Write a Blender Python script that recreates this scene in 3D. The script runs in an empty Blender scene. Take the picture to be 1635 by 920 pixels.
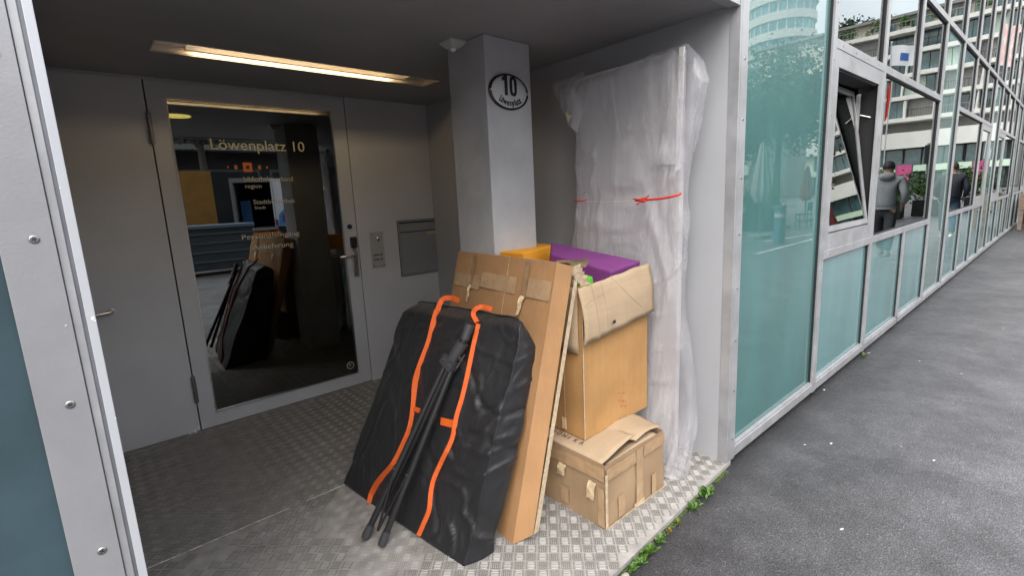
import bpy, bmesh, math, random
import numpy as np
from mathutils import Vector, Matrix, noise
from mathutils.bvhtree import BVHTree
R = math.radians
PI = math.pi
random.seed(7)
rng = np.random.default_rng(7)
scn = bpy.context.scene
col = scn.collection

# ------------------------------------------------------------------ camera
FPX, YAW, PITCH, ROLL, CH = 787.45, 0.71868, -0.17728, -0.04813, 1.42
fw = Vector((math.sin(YAW)*math.cos(PITCH), math.cos(YAW)*math.cos(PITCH), math.sin(PITCH)))
rt = fw.cross(Vector((0, 0, 1))).normalized()
up = rt.cross(fw)
r2 = math.cos(ROLL)*rt + math.sin(ROLL)*up
u2 = -math.sin(ROLL)*rt + math.cos(ROLL)*up
CAM = Vector((0, 0, CH))
cd = bpy.data.cameras.new('camera')
cam = bpy.data.objects.new('camera', cd)
col.objects.link(cam)
cam.matrix_world = Matrix(((r2.x, u2.x, -fw.x, CAM.x), (r2.y, u2.y, -fw.y, CAM.y), (r2.z, u2.z, -fw.z, CAM.z), (0, 0, 0, 1)))
cd.sensor_width = 36
cd.lens = FPX/1635*36
cd.clip_start = 0.05
cd.clip_end = 900
scn.camera = cam

# ------------------------------------------------------------------ light
SUN_EL, SUN_AZ = R(50), R(225)
w = bpy.data.worlds.new('World')
scn.world = w
w.use_nodes = True
nt = w.node_tree
bg = nt.nodes['Background']
sky = nt.nodes.new('ShaderNodeTexSky')
sky.sky_type = 'NISHITA'
sky.sun_disc = False
sky.sun_elevation = SUN_EL
sky.sun_rotation = SUN_AZ
sky.dust_density = 3.0
sky.air_density = 1.4
tc = nt.nodes.new('ShaderNodeTexCoord')
mp = nt.nodes.new('ShaderNodeMapping')
mp.inputs['Scale'].default_value = (1.4, 1.4, 3.5)
nz = nt.nodes.new('ShaderNodeTexNoise')
nz.inputs['Scale'].default_value = 1.6
nz.inputs['Detail'].default_value = 7
cr = nt.nodes.new('ShaderNodeValToRGB')
cr.color_ramp.elements[0].position = 0.36
cr.color_ramp.elements[0].color = (0.35, 0.35, 0.35, 1)
cr.color_ramp.elements[1].position = 0.62
cr.color_ramp.elements[1].color = (0.92, 0.92, 0.92, 1)
mx = nt.nodes.new('ShaderNodeMixRGB')
mx.inputs[2].default_value = (8.9, 8.9, 9.0, 1)
nt.links.new(tc.outputs['Generated'], mp.inputs['Vector'])
nt.links.new(mp.outputs['Vector'], nz.inputs['Vector'])
nt.links.new(nz.outputs['Fac'], cr.inputs['Fac'])
nt.links.new(cr.outputs['Color'], mx.inputs['Fac'])
nt.links.new(sky.outputs['Color'], mx.inputs[1])
nt.links.new(mx.outputs['Color'], bg.inputs['Color'])
bg.inputs['Strength'].default_value = 0.13
sl = bpy.data.lights.new('sun', 'SUN')
sl.energy = 1.1
sl.angle = R(45)
sl.color = (1.0, 0.96, 0.9)
sun = bpy.data.objects.new('sun', sl)
col.objects.link(sun)
sdir = Vector((math.sin(SUN_AZ)*math.cos(SUN_EL), math.cos(SUN_AZ)*math.cos(SUN_EL), math.sin(SUN_EL)))
sun.rotation_euler = sdir.to_track_quat('Z', 'Y').to_euler()
sun.location = (0, -10, 30)
vs = scn.view_settings
vs.view_transform = 'Standard'
vs.look = 'None'
vs.gamma = 1
vs.exposure = 1.48
scn.cycles.max_bounces = 10
scn.cycles.glossy_bounces = 5
scn.cycles.transparent_max_bounces = 12
scn.cycles.sample_clamp_indirect = 6
scn.cycles.caustics_reflective = False
scn.cycles.caustics_refractive = False

# ------------------------------------------------------------------ helpers
def ray(x, y):
    return r2*((x-817.5)/FPX) - u2*((y-460)/FPX) + fw
def onz(x, y, z=0.0):
    d = ray(x, y); return CAM + d*((z-CH)/d.z)
def ony(x, y, Y):
    d = ray(x, y); return CAM + d*(Y/d.y)
def onx(x, y, X):
    d = ray(x, y); return CAM + d*(X/d.x)

def reg(o, parent=None):
    col.objects.link(o)
    if parent is not None:
        o.parent = parent
        p = parent
        inv = Matrix.Identity(4)
        chain = []
        while p is not None:
            chain.append(p); p = p.parent
        root = chain[-1]
        if parent is root:
            o.matrix_parent_inverse = root.matrix_basis.inverted()
        # deeper parents carry an identity basis in world coordinates: nothing to undo
    return o
def thing(name, label, cat, loc=(0, 0, 0), group=None):
    o = bpy.data.objects.new(name, None)
    o.empty_display_size = 0.1
    o.location = loc
    col.objects.link(o)
    o['label'] = label; o['category'] = cat
    if group: o['group'] = group
    return o
def tag(o, label, cat, group=None):
    o['label'] = label; o['category'] = cat
    if group: o['group'] = group
    return o
def struct(o):
    o['kind'] = 'structure'; return o
def copy_tree(o, parent=None):
    c = o.copy(); col.objects.link(c)
    if parent is not None: c.parent = parent
    for ch in [x for x in bpy.data.objects if x.parent == o and x != c]:
        copy_tree(ch, c)
    return c

class MB:
    def __init__(s): s.v = []; s.f = []; s.mi = []; s.sm = []
    def add(s, vs, fs, mi=0, smooth=False):
        b = len(s.v); s.v += [tuple(x) for x in vs]
        for f in fs:
            s.f.append(tuple(b+i for i in f)); s.mi.append(mi); s.sm.append(smooth)
        return s
    def box(s, x0, x1, y0, y1, z0, z1, mi=0):
        return s.hexa([(x0,y0,z0),(x1,y0,z0),(x1,y1,z0),(x0,y1,z0),(x0,y0,z1),(x1,y0,z1),(x1,y1,z1),(x0,y1,z1)], mi)
    def hexa(s, p, mi=0):
        return s.add(p, [(3,2,1,0),(4,5,6,7),(0,1,5,4),(1,2,6,5),(2,3,7,6),(3,0,4,7)], mi)
    def quad(s, a, b, c, d, mi=0): return s.add([a,b,c,d], [(0,1,2,3)], mi)
    def slab(s, q, off, mi=0):
        q = [Vector(x) for x in q]; off = Vector(off)
        return s.hexa(q+[x+off for x in q], mi)
    def tube(s, pts, r, n=10, mi=0, caps=True, smooth=True):
        pts = [Vector(p) for p in pts]
        rs = r if isinstance(r, (list, tuple)) else [r]*len(pts)
        vv = []; ff = []
        prevx = None
        for i, p in enumerate(pts):
            t = (pts[min(i+1, len(pts)-1)] - pts[max(i-1, 0)]).normalized()
            ref = prevx if prevx is not None else (Vector((1, 0, 0)) if abs(t.x) < 0.8 else Vector((0, 1, 0)))
            y = t.cross(ref).normalized(); x = y.cross(t).normalized(); prevx = x
            for k in range(n):
                a = 2*PI*k/n
                vv.append(p + (x*math.cos(a)+y*math.sin(a))*rs[i])
        for i in range(len(pts)-1):
            for k in range(n):
                ff.append((i*n+k, i*n+(k+1) % n, (i+1)*n+(k+1) % n, (i+1)*n+k))
        s.add(vv, ff, mi, smooth)
        if caps:
            s.add(vv[:n], [tuple(reversed(range(n)))], mi); s.add(vv[-n:], [tuple(range(n))], mi)
        return s
    def ellip(s, c, rad, n=12, m=8, mi=0, smooth=True):
        vv = []; ff = []
        for j in range(m+1):
            th = PI*j/m
            for k in range(n):
                a = 2*PI*k/n
                vv.append((c[0]+rad[0]*math.sin(th)*math.cos(a), c[1]+rad[1]*math.sin(th)*math.sin(a), c[2]+rad[2]*math.cos(th)))
        for j in range(m):
            for k in range(n):
                ff.append((j*n+k, (j+1)*n+k, (j+1)*n+(k+1) % n, j*n+(k+1) % n))
        return s.add(vv, ff, mi, smooth)
    def build(s, name, mats, parent=None, bevel=0.0, weld=False):
        me = bpy.data.meshes.new(name)
        me.from_pydata(s.v, [], s.f)
        if not isinstance(mats, (list, tuple)): mats = [mats]
        for m in mats: me.materials.append(m)
        me.polygons.foreach_set('material_index', s.mi)
        me.polygons.foreach_set('use_smooth', s.sm)
        if bevel > 0 or weld:
            bm = bmesh.new(); bm.from_mesh(me)
            if weld: bmesh.ops.remove_doubles(bm, verts=bm.verts, dist=1e-5)
            bmesh.ops.recalc_face_normals(bm, faces=bm.faces)
            if bevel > 0:
                bmesh.ops.bevel(bm, geom=[e for e in bm.edges if e.calc_length() > bevel*2.5], offset=bevel, segments=2, affect='EDGES', profile=0.6)
            bm.to_mesh(me); bm.free()
        me.update()
        return reg(bpy.data.objects.new(name, me), parent)
def boxo(name, m, x0, x1, y0, y1, z0, z1, parent=None, bevel=0.0):
    return MB().box(x0, x1, y0, y1, z0, z1).build(name, m, parent, bevel)
def grid_mesh(P, mi=0, closed=False, smooth=True):
    """P: array rows x cols x 3"""
    mb = MB(); h = len(P); wd = len(P[0]); vv = [p for row in P for p in row]; ff = []
    for i in range(h-1):
        for j in range(wd if closed else wd-1):
            ff.append((i*wd+j, i*wd+(j+1) % wd, (i+1)*wd+(j+1) % wd, (i+1)*wd+j))
    return mb.add(vv, ff, mi, smooth)

# ------------------------------------------------------------------ materials
def mat(name, c=(0.5, 0.5, 0.5), rough=0.5, metal=0.0, spec=0.5, coat=0.0, var=0.0, vscale=4.0, bump=0.0, bscale=40.0, c2=None, emit=None, es=0.0, stretch=(1, 1, 1), coat_ior=1.5, rvar=0.0):
    m = bpy.data.materials.new(name); m.use_nodes = True
    n = m.node_tree; b = n.nodes['Principled BSDF']
    b.inputs['Base Color'].default_value = (*c, 1)
    b.inputs['Roughness'].default_value = rough
    b.inputs['Metallic'].default_value = metal
    b.inputs['Specular IOR Level'].default_value = spec
    b.inputs['Coat Weight'].default_value = coat
    b.inputs['Coat Roughness'].default_value = 0.01
    b.inputs['Coat IOR'].default_value = coat_ior
    if emit:
        b.inputs['Emission Color'].default_value = (*emit, 1); b.inputs['Emission Strength'].default_value = es
    if var > 0 or bump > 0 or rvar > 0:
        t = n.nodes.new('ShaderNodeTexCoord'); mp = n.nodes.new('ShaderNodeMapping')
        mp.inputs['Scale'].default_value = stretch
        n.links.new(t.outputs['Object'], mp.inputs['Vector'])
    if var > 0 or rvar > 0:
        nz = n.nodes.new('ShaderNodeTexNoise'); nz.inputs['Scale'].default_value = vscale; nz.inputs['Detail'].default_value = 8; nz.inputs['Roughness'].default_value = 0.62
        n.links.new(mp.outputs['Vector'], nz.inputs['Vector'])
    if var > 0:
        cr = n.nodes.new('ShaderNodeValToRGB')
        a = c2 if c2 else tuple(x*(1-var) for x in c)
        cr.color_ramp.elements[0].color = (*a, 1); cr.color_ramp.elements[0].position = 0.33
        cr.color_ramp.elements[1].color = (*[min(1, x*(1+var*0.5)) for x in c], 1); cr.color_ramp.elements[1].position = 0.66
        n.links.new(nz.outputs['Fac'], cr.inputs['Fac']); n.links.new(cr.outputs['Color'], b.inputs['Base Color'])
    if rvar > 0:
        mr = n.nodes.new('ShaderNodeMapRange'); mr.inputs['To Min'].default_value = max(0, rough-rvar); mr.inputs['To Max'].default_value = min(1, rough+rvar)
        mr.inputs['From Min'].default_value = 0.3; mr.inputs['From Max'].default_value = 0.7
        n.links.new(nz.outputs['Fac'], mr.inputs['Value']); n.links.new(mr.outputs['Result'], b.inputs['Roughness'])
    if bump > 0:
        n2 = n.nodes.new('ShaderNodeTexNoise'); n2.inputs['Scale'].default_value = bscale; n2.inputs['Detail'].default_value = 5
        bp = n.nodes.new('ShaderNodeBump'); bp.inputs['Strength'].default_value = bump; bp.inputs['Distance'].default_value = 0.01
        n.links.new(mp.outputs['Vector'], n2.inputs['Vector']); n.links.new(n2.outputs['Fac'], bp.inputs['Height']); n.links.new(bp.outputs['Normal'], b.inputs['Normal'])
    return m

def glass_mat(name, tint=(0.8, 0.9, 0.88), ior=1.9, rough=0.0, wav=0.0, veil=0.0):
    m = bpy.data.materials.new(name); m.use_nodes = True
    n = m.node_tree; n.nodes.clear()
    o = n.nodes.new('ShaderNodeOutputMaterial'); mix = n.nodes.new('ShaderNodeMixShader')
    fr = n.nodes.new('ShaderNodeFresnel'); fr.inputs['IOR'].default_value = ior
    tr = n.nodes.new('ShaderNodeBsdfTransparent'); tr.inputs['Color'].default_value = (*tint, 1)
    gl = n.nodes.new('ShaderNodeBsdfGlossy'); gl.inputs['Roughness'].default_value = rough; gl.inputs['Color'].default_value = (0.93, 0.97, 0.96, 1)
    base = tr.outputs[0]
    if veil > 0:
        df = n.nodes.new('ShaderNodeBsdfDiffuse'); df.inputs['Color'].default_value = (0.35, 0.5, 0.47, 1)
        m2 = n.nodes.new('ShaderNodeMixShader'); m2.inputs[0].default_value = veil
        n.links.new(tr.outputs[0], m2.inputs[1]); n.links.new(df.outputs[0], m2.inputs[2]); base = m2.outputs[0]
    if wav > 0:
        t = n.nodes.new('ShaderNodeTexCoord'); nz = n.nodes.new('ShaderNodeTexNoise'); nz.inputs['Scale'].default_value = 1.3; nz.inputs['Detail'].default_value = 1
        bp = n.nodes.new('ShaderNodeBump'); bp.inputs['Strength'].default_value = wav; bp.inputs['Distance'].default_value = 0.01
        n.links.new(t.outputs['Object'], nz.inputs['Vector']); n.links.new(nz.outputs['Fac'], bp.inputs['Height']); n.links.new(bp.outputs['Normal'], gl.inputs['Normal'])
    n.links.new(fr.outputs[0], mix.inputs[0]); n.links.new(base, mix.inputs[1]); n.links.new(gl.outputs[0], mix.inputs[2]); n.links.new(mix.outputs[0], o.inputs[0])
    return m

def cardboard(name, c=(0.42, 0.265, 0.145), flute='Z', worn=0.25):
    m = mat(name, c, rough=0.82, spec=0.2, var=worn, vscale=3.5, bump=0.12, bscale=14)
    n = m.node_tree; b = n.nodes['Principled BSDF']
    src = b.inputs['Base Color'].links[0].from_socket
    t = n.nodes.new('ShaderNodeTexCoord'); mp = n.nodes.new('ShaderNodeMapping')
    mp.inputs['Scale'].default_value = (60, 60, 2.0) if flute == 'Z' else (2.0, 60, 60)
    nz = n.nodes.new('ShaderNodeTexNoise'); nz.inputs['Scale'].default_value = 1.0; nz.inputs['Detail'].default_value = 3
    mr = n.nodes.new('ShaderNodeMapRange'); mr.inputs['From Min'].default_value = 0.3; mr.inputs['From Max'].default_value = 0.7; mr.inputs['To Min'].default_value = 0.95; mr.inputs['To Max'].default_value = 1.025
    mu = n.nodes.new('ShaderNodeMixRGB'); mu.blend_type = 'MULTIPLY'; mu.inputs[0].default_value = 1
    n.links.new(t.outputs['Object'], mp.inputs['Vector']); n.links.new(mp.outputs['Vector'], nz.inputs['Vector']); n.links.new(nz.outputs['Fac'], mr.inputs['Value'])
    n.links.new(src, mu.inputs[1]); n.links.new(mr.outputs['Result'], mu.inputs[2]); n.links.new(mu.outputs['Color'], b.inputs['Base Color'])
    return m

M = {}
M['alu'] = mat('grey_powder_aluminium', (0.37, 0.372, 0.385), rough=0.42, metal=0.35, var=0.16, vscale=7, bump=0.03, bscale=300, rvar=0.1)
M['alu_dark'] = mat('grey_groove_aluminium', (0.17, 0.175, 0.2), rough=0.5, metal=0.3, var=0.2, vscale=9)
M['wallpanel'] = mat('grey_lacquered_wall', (0.53, 0.53, 0.54), rough=0.5, var=0.10, vscale=1.4, bump=0.06, bscale=120, rvar=0.08)
M['rightwall'] = mat('blue_grey_lacquered_wall', (0.385, 0.39, 0.41), rough=0.42, var=0.07, vscale=1.2, bump=0.05, bscale=120, rvar=0.08)
M['ceiling'] = mat('dark_grey_ceiling', (0.28, 0.28, 0.285), rough=0.55, var=0.15, vscale=1.3, bump=0.05, bscale=90)
M['pillar'] = mat('grey_painted_concrete', (0.43, 0.43, 0.435), rough=0.62, var=0.13, vscale=4.5, bump=0.18, bscale=35)
M['gasket'] = mat('black_rubber_gasket', (0.012, 0.012, 0.014), rough=0.6)
M['steel'] = mat('brushed_steel', (0.55, 0.54, 0.52), rough=0.28, metal=1.0, var=0.1, vscale=20)
M['screw'] = mat('screw_steel', (0.32, 0.31, 0.3), rough=0.35, metal=1.0)
M['black'] = mat('black_plastic', (0.015, 0.015, 0.017), rough=0.35, var=0.2, vscale=20)
M['glass'] = glass_mat('reflective_window_glass', (0.62, 0.74, 0.72), ior=3.3, wav=0.10)
M['glass_tall'] = glass_mat('pale_green_tall_glass', (0.5, 0.62, 0.6), ior=2.6, wav=0.10, veil=0.42)
M['doorglass'] = glass_mat('dark_door_glass', (0.30, 0.31, 0.32), ior=2.75)
M['frost'] = mat('frosted_teal_glass', (0.05, 0.155, 0.15), rough=0.45, spec=0.3, coat=1.0, coat_ior=1.7, var=0.22, vscale=1.2, rvar=0.05, stretch=(2.2, 2.2, 0.7))
M['frost_low'] = mat('frosted_pale_teal_glass', (0.115, 0.25, 0.255), rough=0.45, spec=0.3, coat=1.0, coat_ior=1.6, var=0.18, vscale=1.2, stretch=(2.2, 2.2, 0.7))
M['frost_dark'] = mat('frosted_petrol_glass', (0.035, 0.065, 0.08), rough=0.45, spec=0.3, coat=0.5, var=0.35, vscale=3.2)
M['cardA'] = cardboard('cardboard_flat_carton', (0.36, 0.20, 0.095), 'Z', 0.15)
M['cardB'] = cardboard('cardboard_tall_carton', (0.40, 0.222, 0.088), 'Z', 0.15)
M['cardC'] = cardboard('cardboard_low_carton', (0.33, 0.225, 0.135), 'Z', 0.14)
M['cardL'] = cardboard('cardboard_pale_inside', (0.37, 0.275, 0.18), 'X', 0.12)
M['cardE'] = mat('cardboard_cut_edge', (0.45, 0.35, 0.235), rough=0.9, var=0.3, vscale=60)
M['tape'] = mat('brown_packing_tape', (0.30, 0.19, 0.105), rough=0.22, spec=0.6, var=0.25, vscale=14, bump=0.3, bscale=30)
M['tape2'] = mat('clear_packing_tape', (0.41, 0.27, 0.155), rough=0.2, spec=0.6, var=0.2, vscale=10, bump=0.35, bscale=25)
M['tapew'] = mat('peeled_tape_backing', (0.62, 0.48, 0.30), rough=0.3, spec=0.6, var=0.3, vscale=30, bump=0.5, bscale=60)
M['redink'] = mat('faded_red_print', (0.42, 0.09, 0.04), rough=0.8)
M['ink'] = mat('black_marker_ink', (0.08, 0.06, 0.05), rough=0.8)
M['purple'] = mat('purple_foam', (0.16, 0.03, 0.16), rough=0.75, var=0.12, vscale=6, bump=0.12, bscale=120)
M['orangefoam'] = mat('orange_foam', (0.85, 0.36, 0.02), rough=0.7, var=0.05, vscale=6, bump=0.1, bscale=120)
M['greenfoam'] = mat('green_foam', (0.07, 0.36, 0.02), rough=0.7, var=0.1, vscale=6)
M['strap'] = mat('orange_webbing', (0.72, 0.115, 0.012), rough=0.6, var=0.1, vscale=30, bump=0.5, bscale=350)
M['tripod'] = mat('black_tripod_metal', (0.018, 0.018, 0.02), rough=0.3, spec=0.6)
M['tripod_grey'] = mat('dark_grey_tripod_plastic', (0.045, 0.046, 0.052), rough=0.42)
M['enamel'] = mat('white_enamel', (0.52, 0.53, 0.54), rough=0.25, spec=0.6, var=0.08, vscale=12)
M['enamel_black'] = mat('black_enamel', (0.012, 0.012, 0.014), rough=0.22)
M['letter'] = mat('pale_vinyl_letters', (0.50, 0.46, 0.28), rough=0.5)
M['letter_grey'] = mat('grey_vinyl_letters', (0.52, 0.50, 0.42), rough=0.5)
M['logo'] = mat('orange_vinyl', (0.62, 0.15, 0.03), rough=0.5)
M['leaf'] = mat('weed_leaf_green', (0.075, 0.165, 0.022), rough=0.5, var=0.4, vscale=40)
M['tleaf'] = mat('tree_leaf_green', (0.035, 0.075, 0.022), rough=0.6, var=0.45, vscale=2)
M['hedge'] = mat('shrub_leaf_green', (0.07, 0.15, 0.03), rough=0.6, var=0.45, vscale=3)
M['bark'] = mat('grey_bark', (0.13, 0.11, 0.09), rough=0.9, var=0.4, vscale=12, bump=0.5, bscale=25)
M['white'] = mat('white_plaster', (0.78, 0.76, 0.71), rough=0.8, var=0.07, vscale=0.6)
M['cream'] = mat('cream_plaster', (0.66, 0.62, 0.52), rough=0.8, var=0.08, vscale=0.4)
M['greyp'] = mat('grey_panel', (0.27, 0.26, 0.25), rough=0.7, var=0.15, vscale=0.5)
M['bglass'] = mat('distant_window_glass', (0.07, 0.14, 0.15), rough=0.08, spec=0.8, var=0.5, vscale=0.5)
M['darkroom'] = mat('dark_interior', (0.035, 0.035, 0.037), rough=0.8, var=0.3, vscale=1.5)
M['curtain'] = mat('pale_curtain', (0.5, 0.6, 0.52), rough=0.8, var=0.3, vscale=6, stretch=(1, 8, 0.3))

def asphalt():
    m = bpy.data.materials.new('wet_dark_asphalt'); m.use_nodes = True
    n = m.node_tree; b = n.nodes['Principled BSDF']; L = n.links.new
    t = n.nodes.new('ShaderNodeTexCoord')
    def noise_(s, d=4, r=0.55):
        z = n.nodes.new('ShaderNodeTexNoise'); z.inputs['Scale'].default_value = s; z.inputs['Detail'].default_value = d; z.inputs['Roughness'].default_value = r; L(t.outputs['Object'], z.inputs['Vector']); return z
    big = noise_(0.7, 5); mid = noise_(9, 6, 0.7)
    v = n.nodes.new('ShaderNodeTexVoronoi'); v.inputs['Scale'].default_value = 210; L(t.outputs['Object'], v.inputs['Vector'])
    g = n.nodes.new('ShaderNodeValToRGB'); e = g.color_ramp.elements
    e[0].position = 0.0; e[0].color = (0.055, 0.054, 0.058, 1); e[1].position = 1.0; e[1].color = (0.30, 0.295, 0.29, 1)
    x = e.new(0.72); x.color = (0.098, 0.095, 0.101, 1); x = e.new(0.93); x.color = (0.155, 0.152, 0.156, 1)
    L(v.outputs['Color'], g.inputs['Fac'])
    wet = n.nodes.new('ShaderNodeSeparateXYZ'); L(t.outputs['Object'], wet.inputs[0])
    # damp strip along the building: dries out away from the wall
    ad = n.nodes.new('ShaderNodeMath'); ad.operation = 'MULTIPLY_ADD'; ad.inputs[1].default_value = 1.3; L(big.outputs['Fac'], ad.inputs[0]); L(wet.outputs['Y'], ad.inputs[2])
    mr = n.nodes.new('ShaderNodeMapRange'); mr.inputs['From Min'].default_value = 0.3; mr.inputs['From Max'].default_value = 1.6; mr.inputs['To Min'].default_value = 1.60; mr.inputs['To Max'].default_value = 0.55; L(ad.outputs[0], mr.inputs['Value'])
    mu = n.nodes.new('ShaderNodeMixRGB'); mu.blend_type = 'MULTIPLY'; mu.inputs[0].default_value = 1; L(g.outputs[0], mu.inputs[1]); L(mr.outputs[0], mu.inputs[2])
    m2 = n.nodes.new('ShaderNodeMapRange'); m2.inputs['To Min'].default_value = 0.72; m2.inputs['To Max'].default_value = 1.28; L(mid.outputs['Fac'], m2.inputs['Value'])
    mu2 = n.nodes.new('ShaderNodeMixRGB'); mu2.blend_type = 'MULTIPLY'; mu2.inputs[0].default_value = 1; L(mu.outputs[0], mu2.inputs[1]); L(m2.outputs[0], mu2.inputs[2])
    st1 = noise_(2.6, 7, 0.7); s2 = n.nodes.new('ShaderNodeMapRange'); s2.inputs['From Min'].default_value = 0.38; s2.inputs['From Max'].default_value = 0.62; s2.inputs['To Min'].default_value = 0.70; s2.inputs['To Max'].default_value = 1.18; L(st1.outputs['Fac'], s2.inputs['Value'])
    ed = n.nodes.new('ShaderNodeMapRange'); ed.inputs['From Min'].default_value = 0.93; ed.inputs['From Max'].default_value = 1.08; ed.inputs['To Min'].default_value = 1.0; ed.inputs['To Max'].default_value = 0.42; L(wet.outputs['Y'], ed.inputs['Value'])
    m5 = n.nodes.new('ShaderNodeMath'); m5.operation = 'MULTIPLY'; L(s2.outputs[0], m5.inputs[0]); L(ed.outputs[0], m5.inputs[1])
    mu3 = n.nodes.new('ShaderNodeMixRGB'); mu3.blend_type = 'MULTIPLY'; mu3.inputs[0].default_value = 1; L(mu2.outputs[0], mu3.inputs[1]); L(m5.outputs[0], mu3.inputs[2])
    L(mu3.outputs[0], b.inputs['Base Color'])
    rr = n.nodes.new('ShaderNodeMapRange'); rr.inputs['From Min'].default_value = 0.3; rr.inputs['From Max'].default_value = 0.7; rr.inputs['To Min'].default_value = 0.36; rr.inputs['To Max'].default_value = 0.6; L(mid.outputs['Fac'], rr.inputs['Value']); L(rr.outputs[0], b.inputs['Roughness'])
    bp = n.nodes.new('ShaderNodeBump'); bp.inputs['Strength'].default_value = 0.6; bp.inputs['Distance'].default_value = 0.003
    vv = n.nodes.new('ShaderNodeTexVoronoi'); vv.inputs['Scale'].default_value = 130; L(t.outputs['Object'], vv.inputs['Vector']); L(vv.outputs['Distance'], bp.inputs['Height']); L(bp.outputs[0], b.inputs['Normal'])
    return m
M['asphalt'] = asphalt()

def tread_mat():
    m = bpy.data.materials.new('worn_tread_plate'); m.use_nodes = True
    n = m.node_tree; b = n.nodes['Principled BSDF']; L = n.links.new
    b.inputs['Metallic'].default_value = 0.1
    t = n.nodes.new('ShaderNodeTexCoord')
    z = n.nodes.new('ShaderNodeTexNoise'); z.inputs['Scale'].default_value = 2.2; z.inputs['Detail'].default_value = 8; z.inputs['Roughness'].default_value = 0.65; L(t.outputs['Object'], z.inputs['Vector'])
    s = n.nodes.new('ShaderNodeSeparateXYZ'); L(t.outputs['Object'], s.inputs[0])
    ad = n.nodes.new('ShaderNodeMath'); ad.operation = 'MULTIPLY_ADD'; ad.inputs[1].default_value = 0.55; L(z.outputs['Fac'], ad.inputs[0]); L(s.outputs['Y'], ad.inputs[2])
    cr = n.nodes.new('ShaderNodeValToRGB'); e = cr.color_ramp.elements
    mr = n.nodes.new('ShaderNodeMapRange'); mr.inputs['From Min'].default_value = 1.0; mr.inputs['From Max'].default_value = 4.0; L(ad.outputs[0], mr.inputs['Value'])
    e[0].position = 0.1; e[0].color = (0.34, 0.325, 0.305, 1)
    e[1].position = 1.0; e[1].color = (0.31, 0.295, 0.28, 1)
    x = e.new(0.5); x.color = (0.27, 0.258, 0.245, 1); x = e.new(0.6); x.color = (0.225, 0.213, 0.20, 1)
    L(mr.outputs[0], cr.inputs['Fac'])
    z2 = n.nodes.new('ShaderNodeTexNoise'); z2.inputs['Scale'].default_value = 14; z2.inputs['Detail'].default_value = 6; L(t.outputs['Object'], z2.inputs['Vector'])
    m2 = n.nodes.new('ShaderNodeMapRange'); m2.inputs['From Min'].default_value = 0.3; m2.inputs['From Max'].default_value = 0.7; m2.inputs['To Min'].default_value = 0.72; m2.inputs['To Max'].default_value = 1.15; L(z2.outputs['Fac'], m2.inputs['Value'])
    mu = n.nodes.new('ShaderNodeMixRGB'); mu.blend_type = 'MULTIPLY'; mu.inputs[0].default_value = 1; L(cr.outputs[0], mu.inputs[1]); L(m2.outputs[0], mu.inputs[2]); L(mu.outputs[0], b.inputs['Base Color'])
    b.inputs['Roughness'].default_value = 0.55; b.inputs['Specular IOR Level'].default_value = 0.35
    return m
M['tread'] = tread_mat()
M['treadbar'] = M['tread']

def nylon():
    m = mat('black_nylon', (0.015, 0.015, 0.017), rough=0.5, spec=0.4, bump=0.0)
    n = m.node_tree; b = n.nodes['Principled BSDF']; L = n.links.new
    b.inputs['Sheen Weight'].default_value = 0.08; b.inputs['Sheen Roughness'].default_value = 0.4
    t = n.nodes.new('ShaderNodeTexCoord')
    mp = n.nodes.new('ShaderNodeMapping'); mp.inputs['Rotation'].default_value = (0.4, 0.3, 0.6); mp.inputs['Scale'].default_value = (1, 2.4, 1)
    z = n.nodes.new('ShaderNodeTexNoise'); z.inputs['Scale'].default_value = 5.5; z.inputs['Detail'].default_value = 4; z.inputs['Distortion'].default_value = 1.6
    bp = n.nodes.new('ShaderNodeBump'); bp.inputs['Strength'].default_value = 0.25; bp.inputs['Distance'].default_value = 0.02
    L(t.outputs['Object'], mp.inputs[0]); L(mp.outputs[0], z.inputs['Vector']); L(z.outputs['Fac'], bp.inputs['Height'])
    prev = bp
    for (sc_, st_, di) in ((5.0, 0.45, 0.018), (13.0, 0.28, 0.007)):
        zz = n.nodes.new('ShaderNodeTexNoise'); zz.inputs['Scale'].default_value = sc_*0.5; zz.inputs['Detail'].default_value = 3; L(t.outputs['Object'], zz.inputs['Vector'])
        mm_ = n.nodes.new('ShaderNodeMixRGB'); mm_.inputs[0].default_value = 0.35; L(t.outputs['Object'], mm_.inputs[1]); L(zz.outputs['Color'], mm_.inputs[2])
        vo = n.nodes.new('ShaderNodeTexVoronoi'); vo.inputs['Scale'].default_value = sc_; L(mm_.outputs[0], vo.inputs['Vector'])
        b2 = n.nodes.new('ShaderNodeBump'); b2.inputs['Strength'].default_value = st_; b2.inputs['Distance'].default_value = di; L(vo.outputs['Distance'], b2.inputs['Height']); L(prev.outputs[0], b2.inputs['Normal']); prev = b2
    wv = n.nodes.new('ShaderNodeTexNoise'); wv.inputs['Scale'].default_value = 420; L(t.outputs['Object'], wv.inputs['Vector'])
    b3 = n.nodes.new('ShaderNodeBump'); b3.inputs['Strength'].default_value = 0.15; b3.inputs['Distance'].default_value = 0.001; L(wv.outputs['Fac'], b3.inputs['Height']); L(prev.outputs[0], b3.inputs['Normal'])
    L(b3.outputs[0], b.inputs['Normal'])
    return m
M['nylon'] = nylon()

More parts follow.
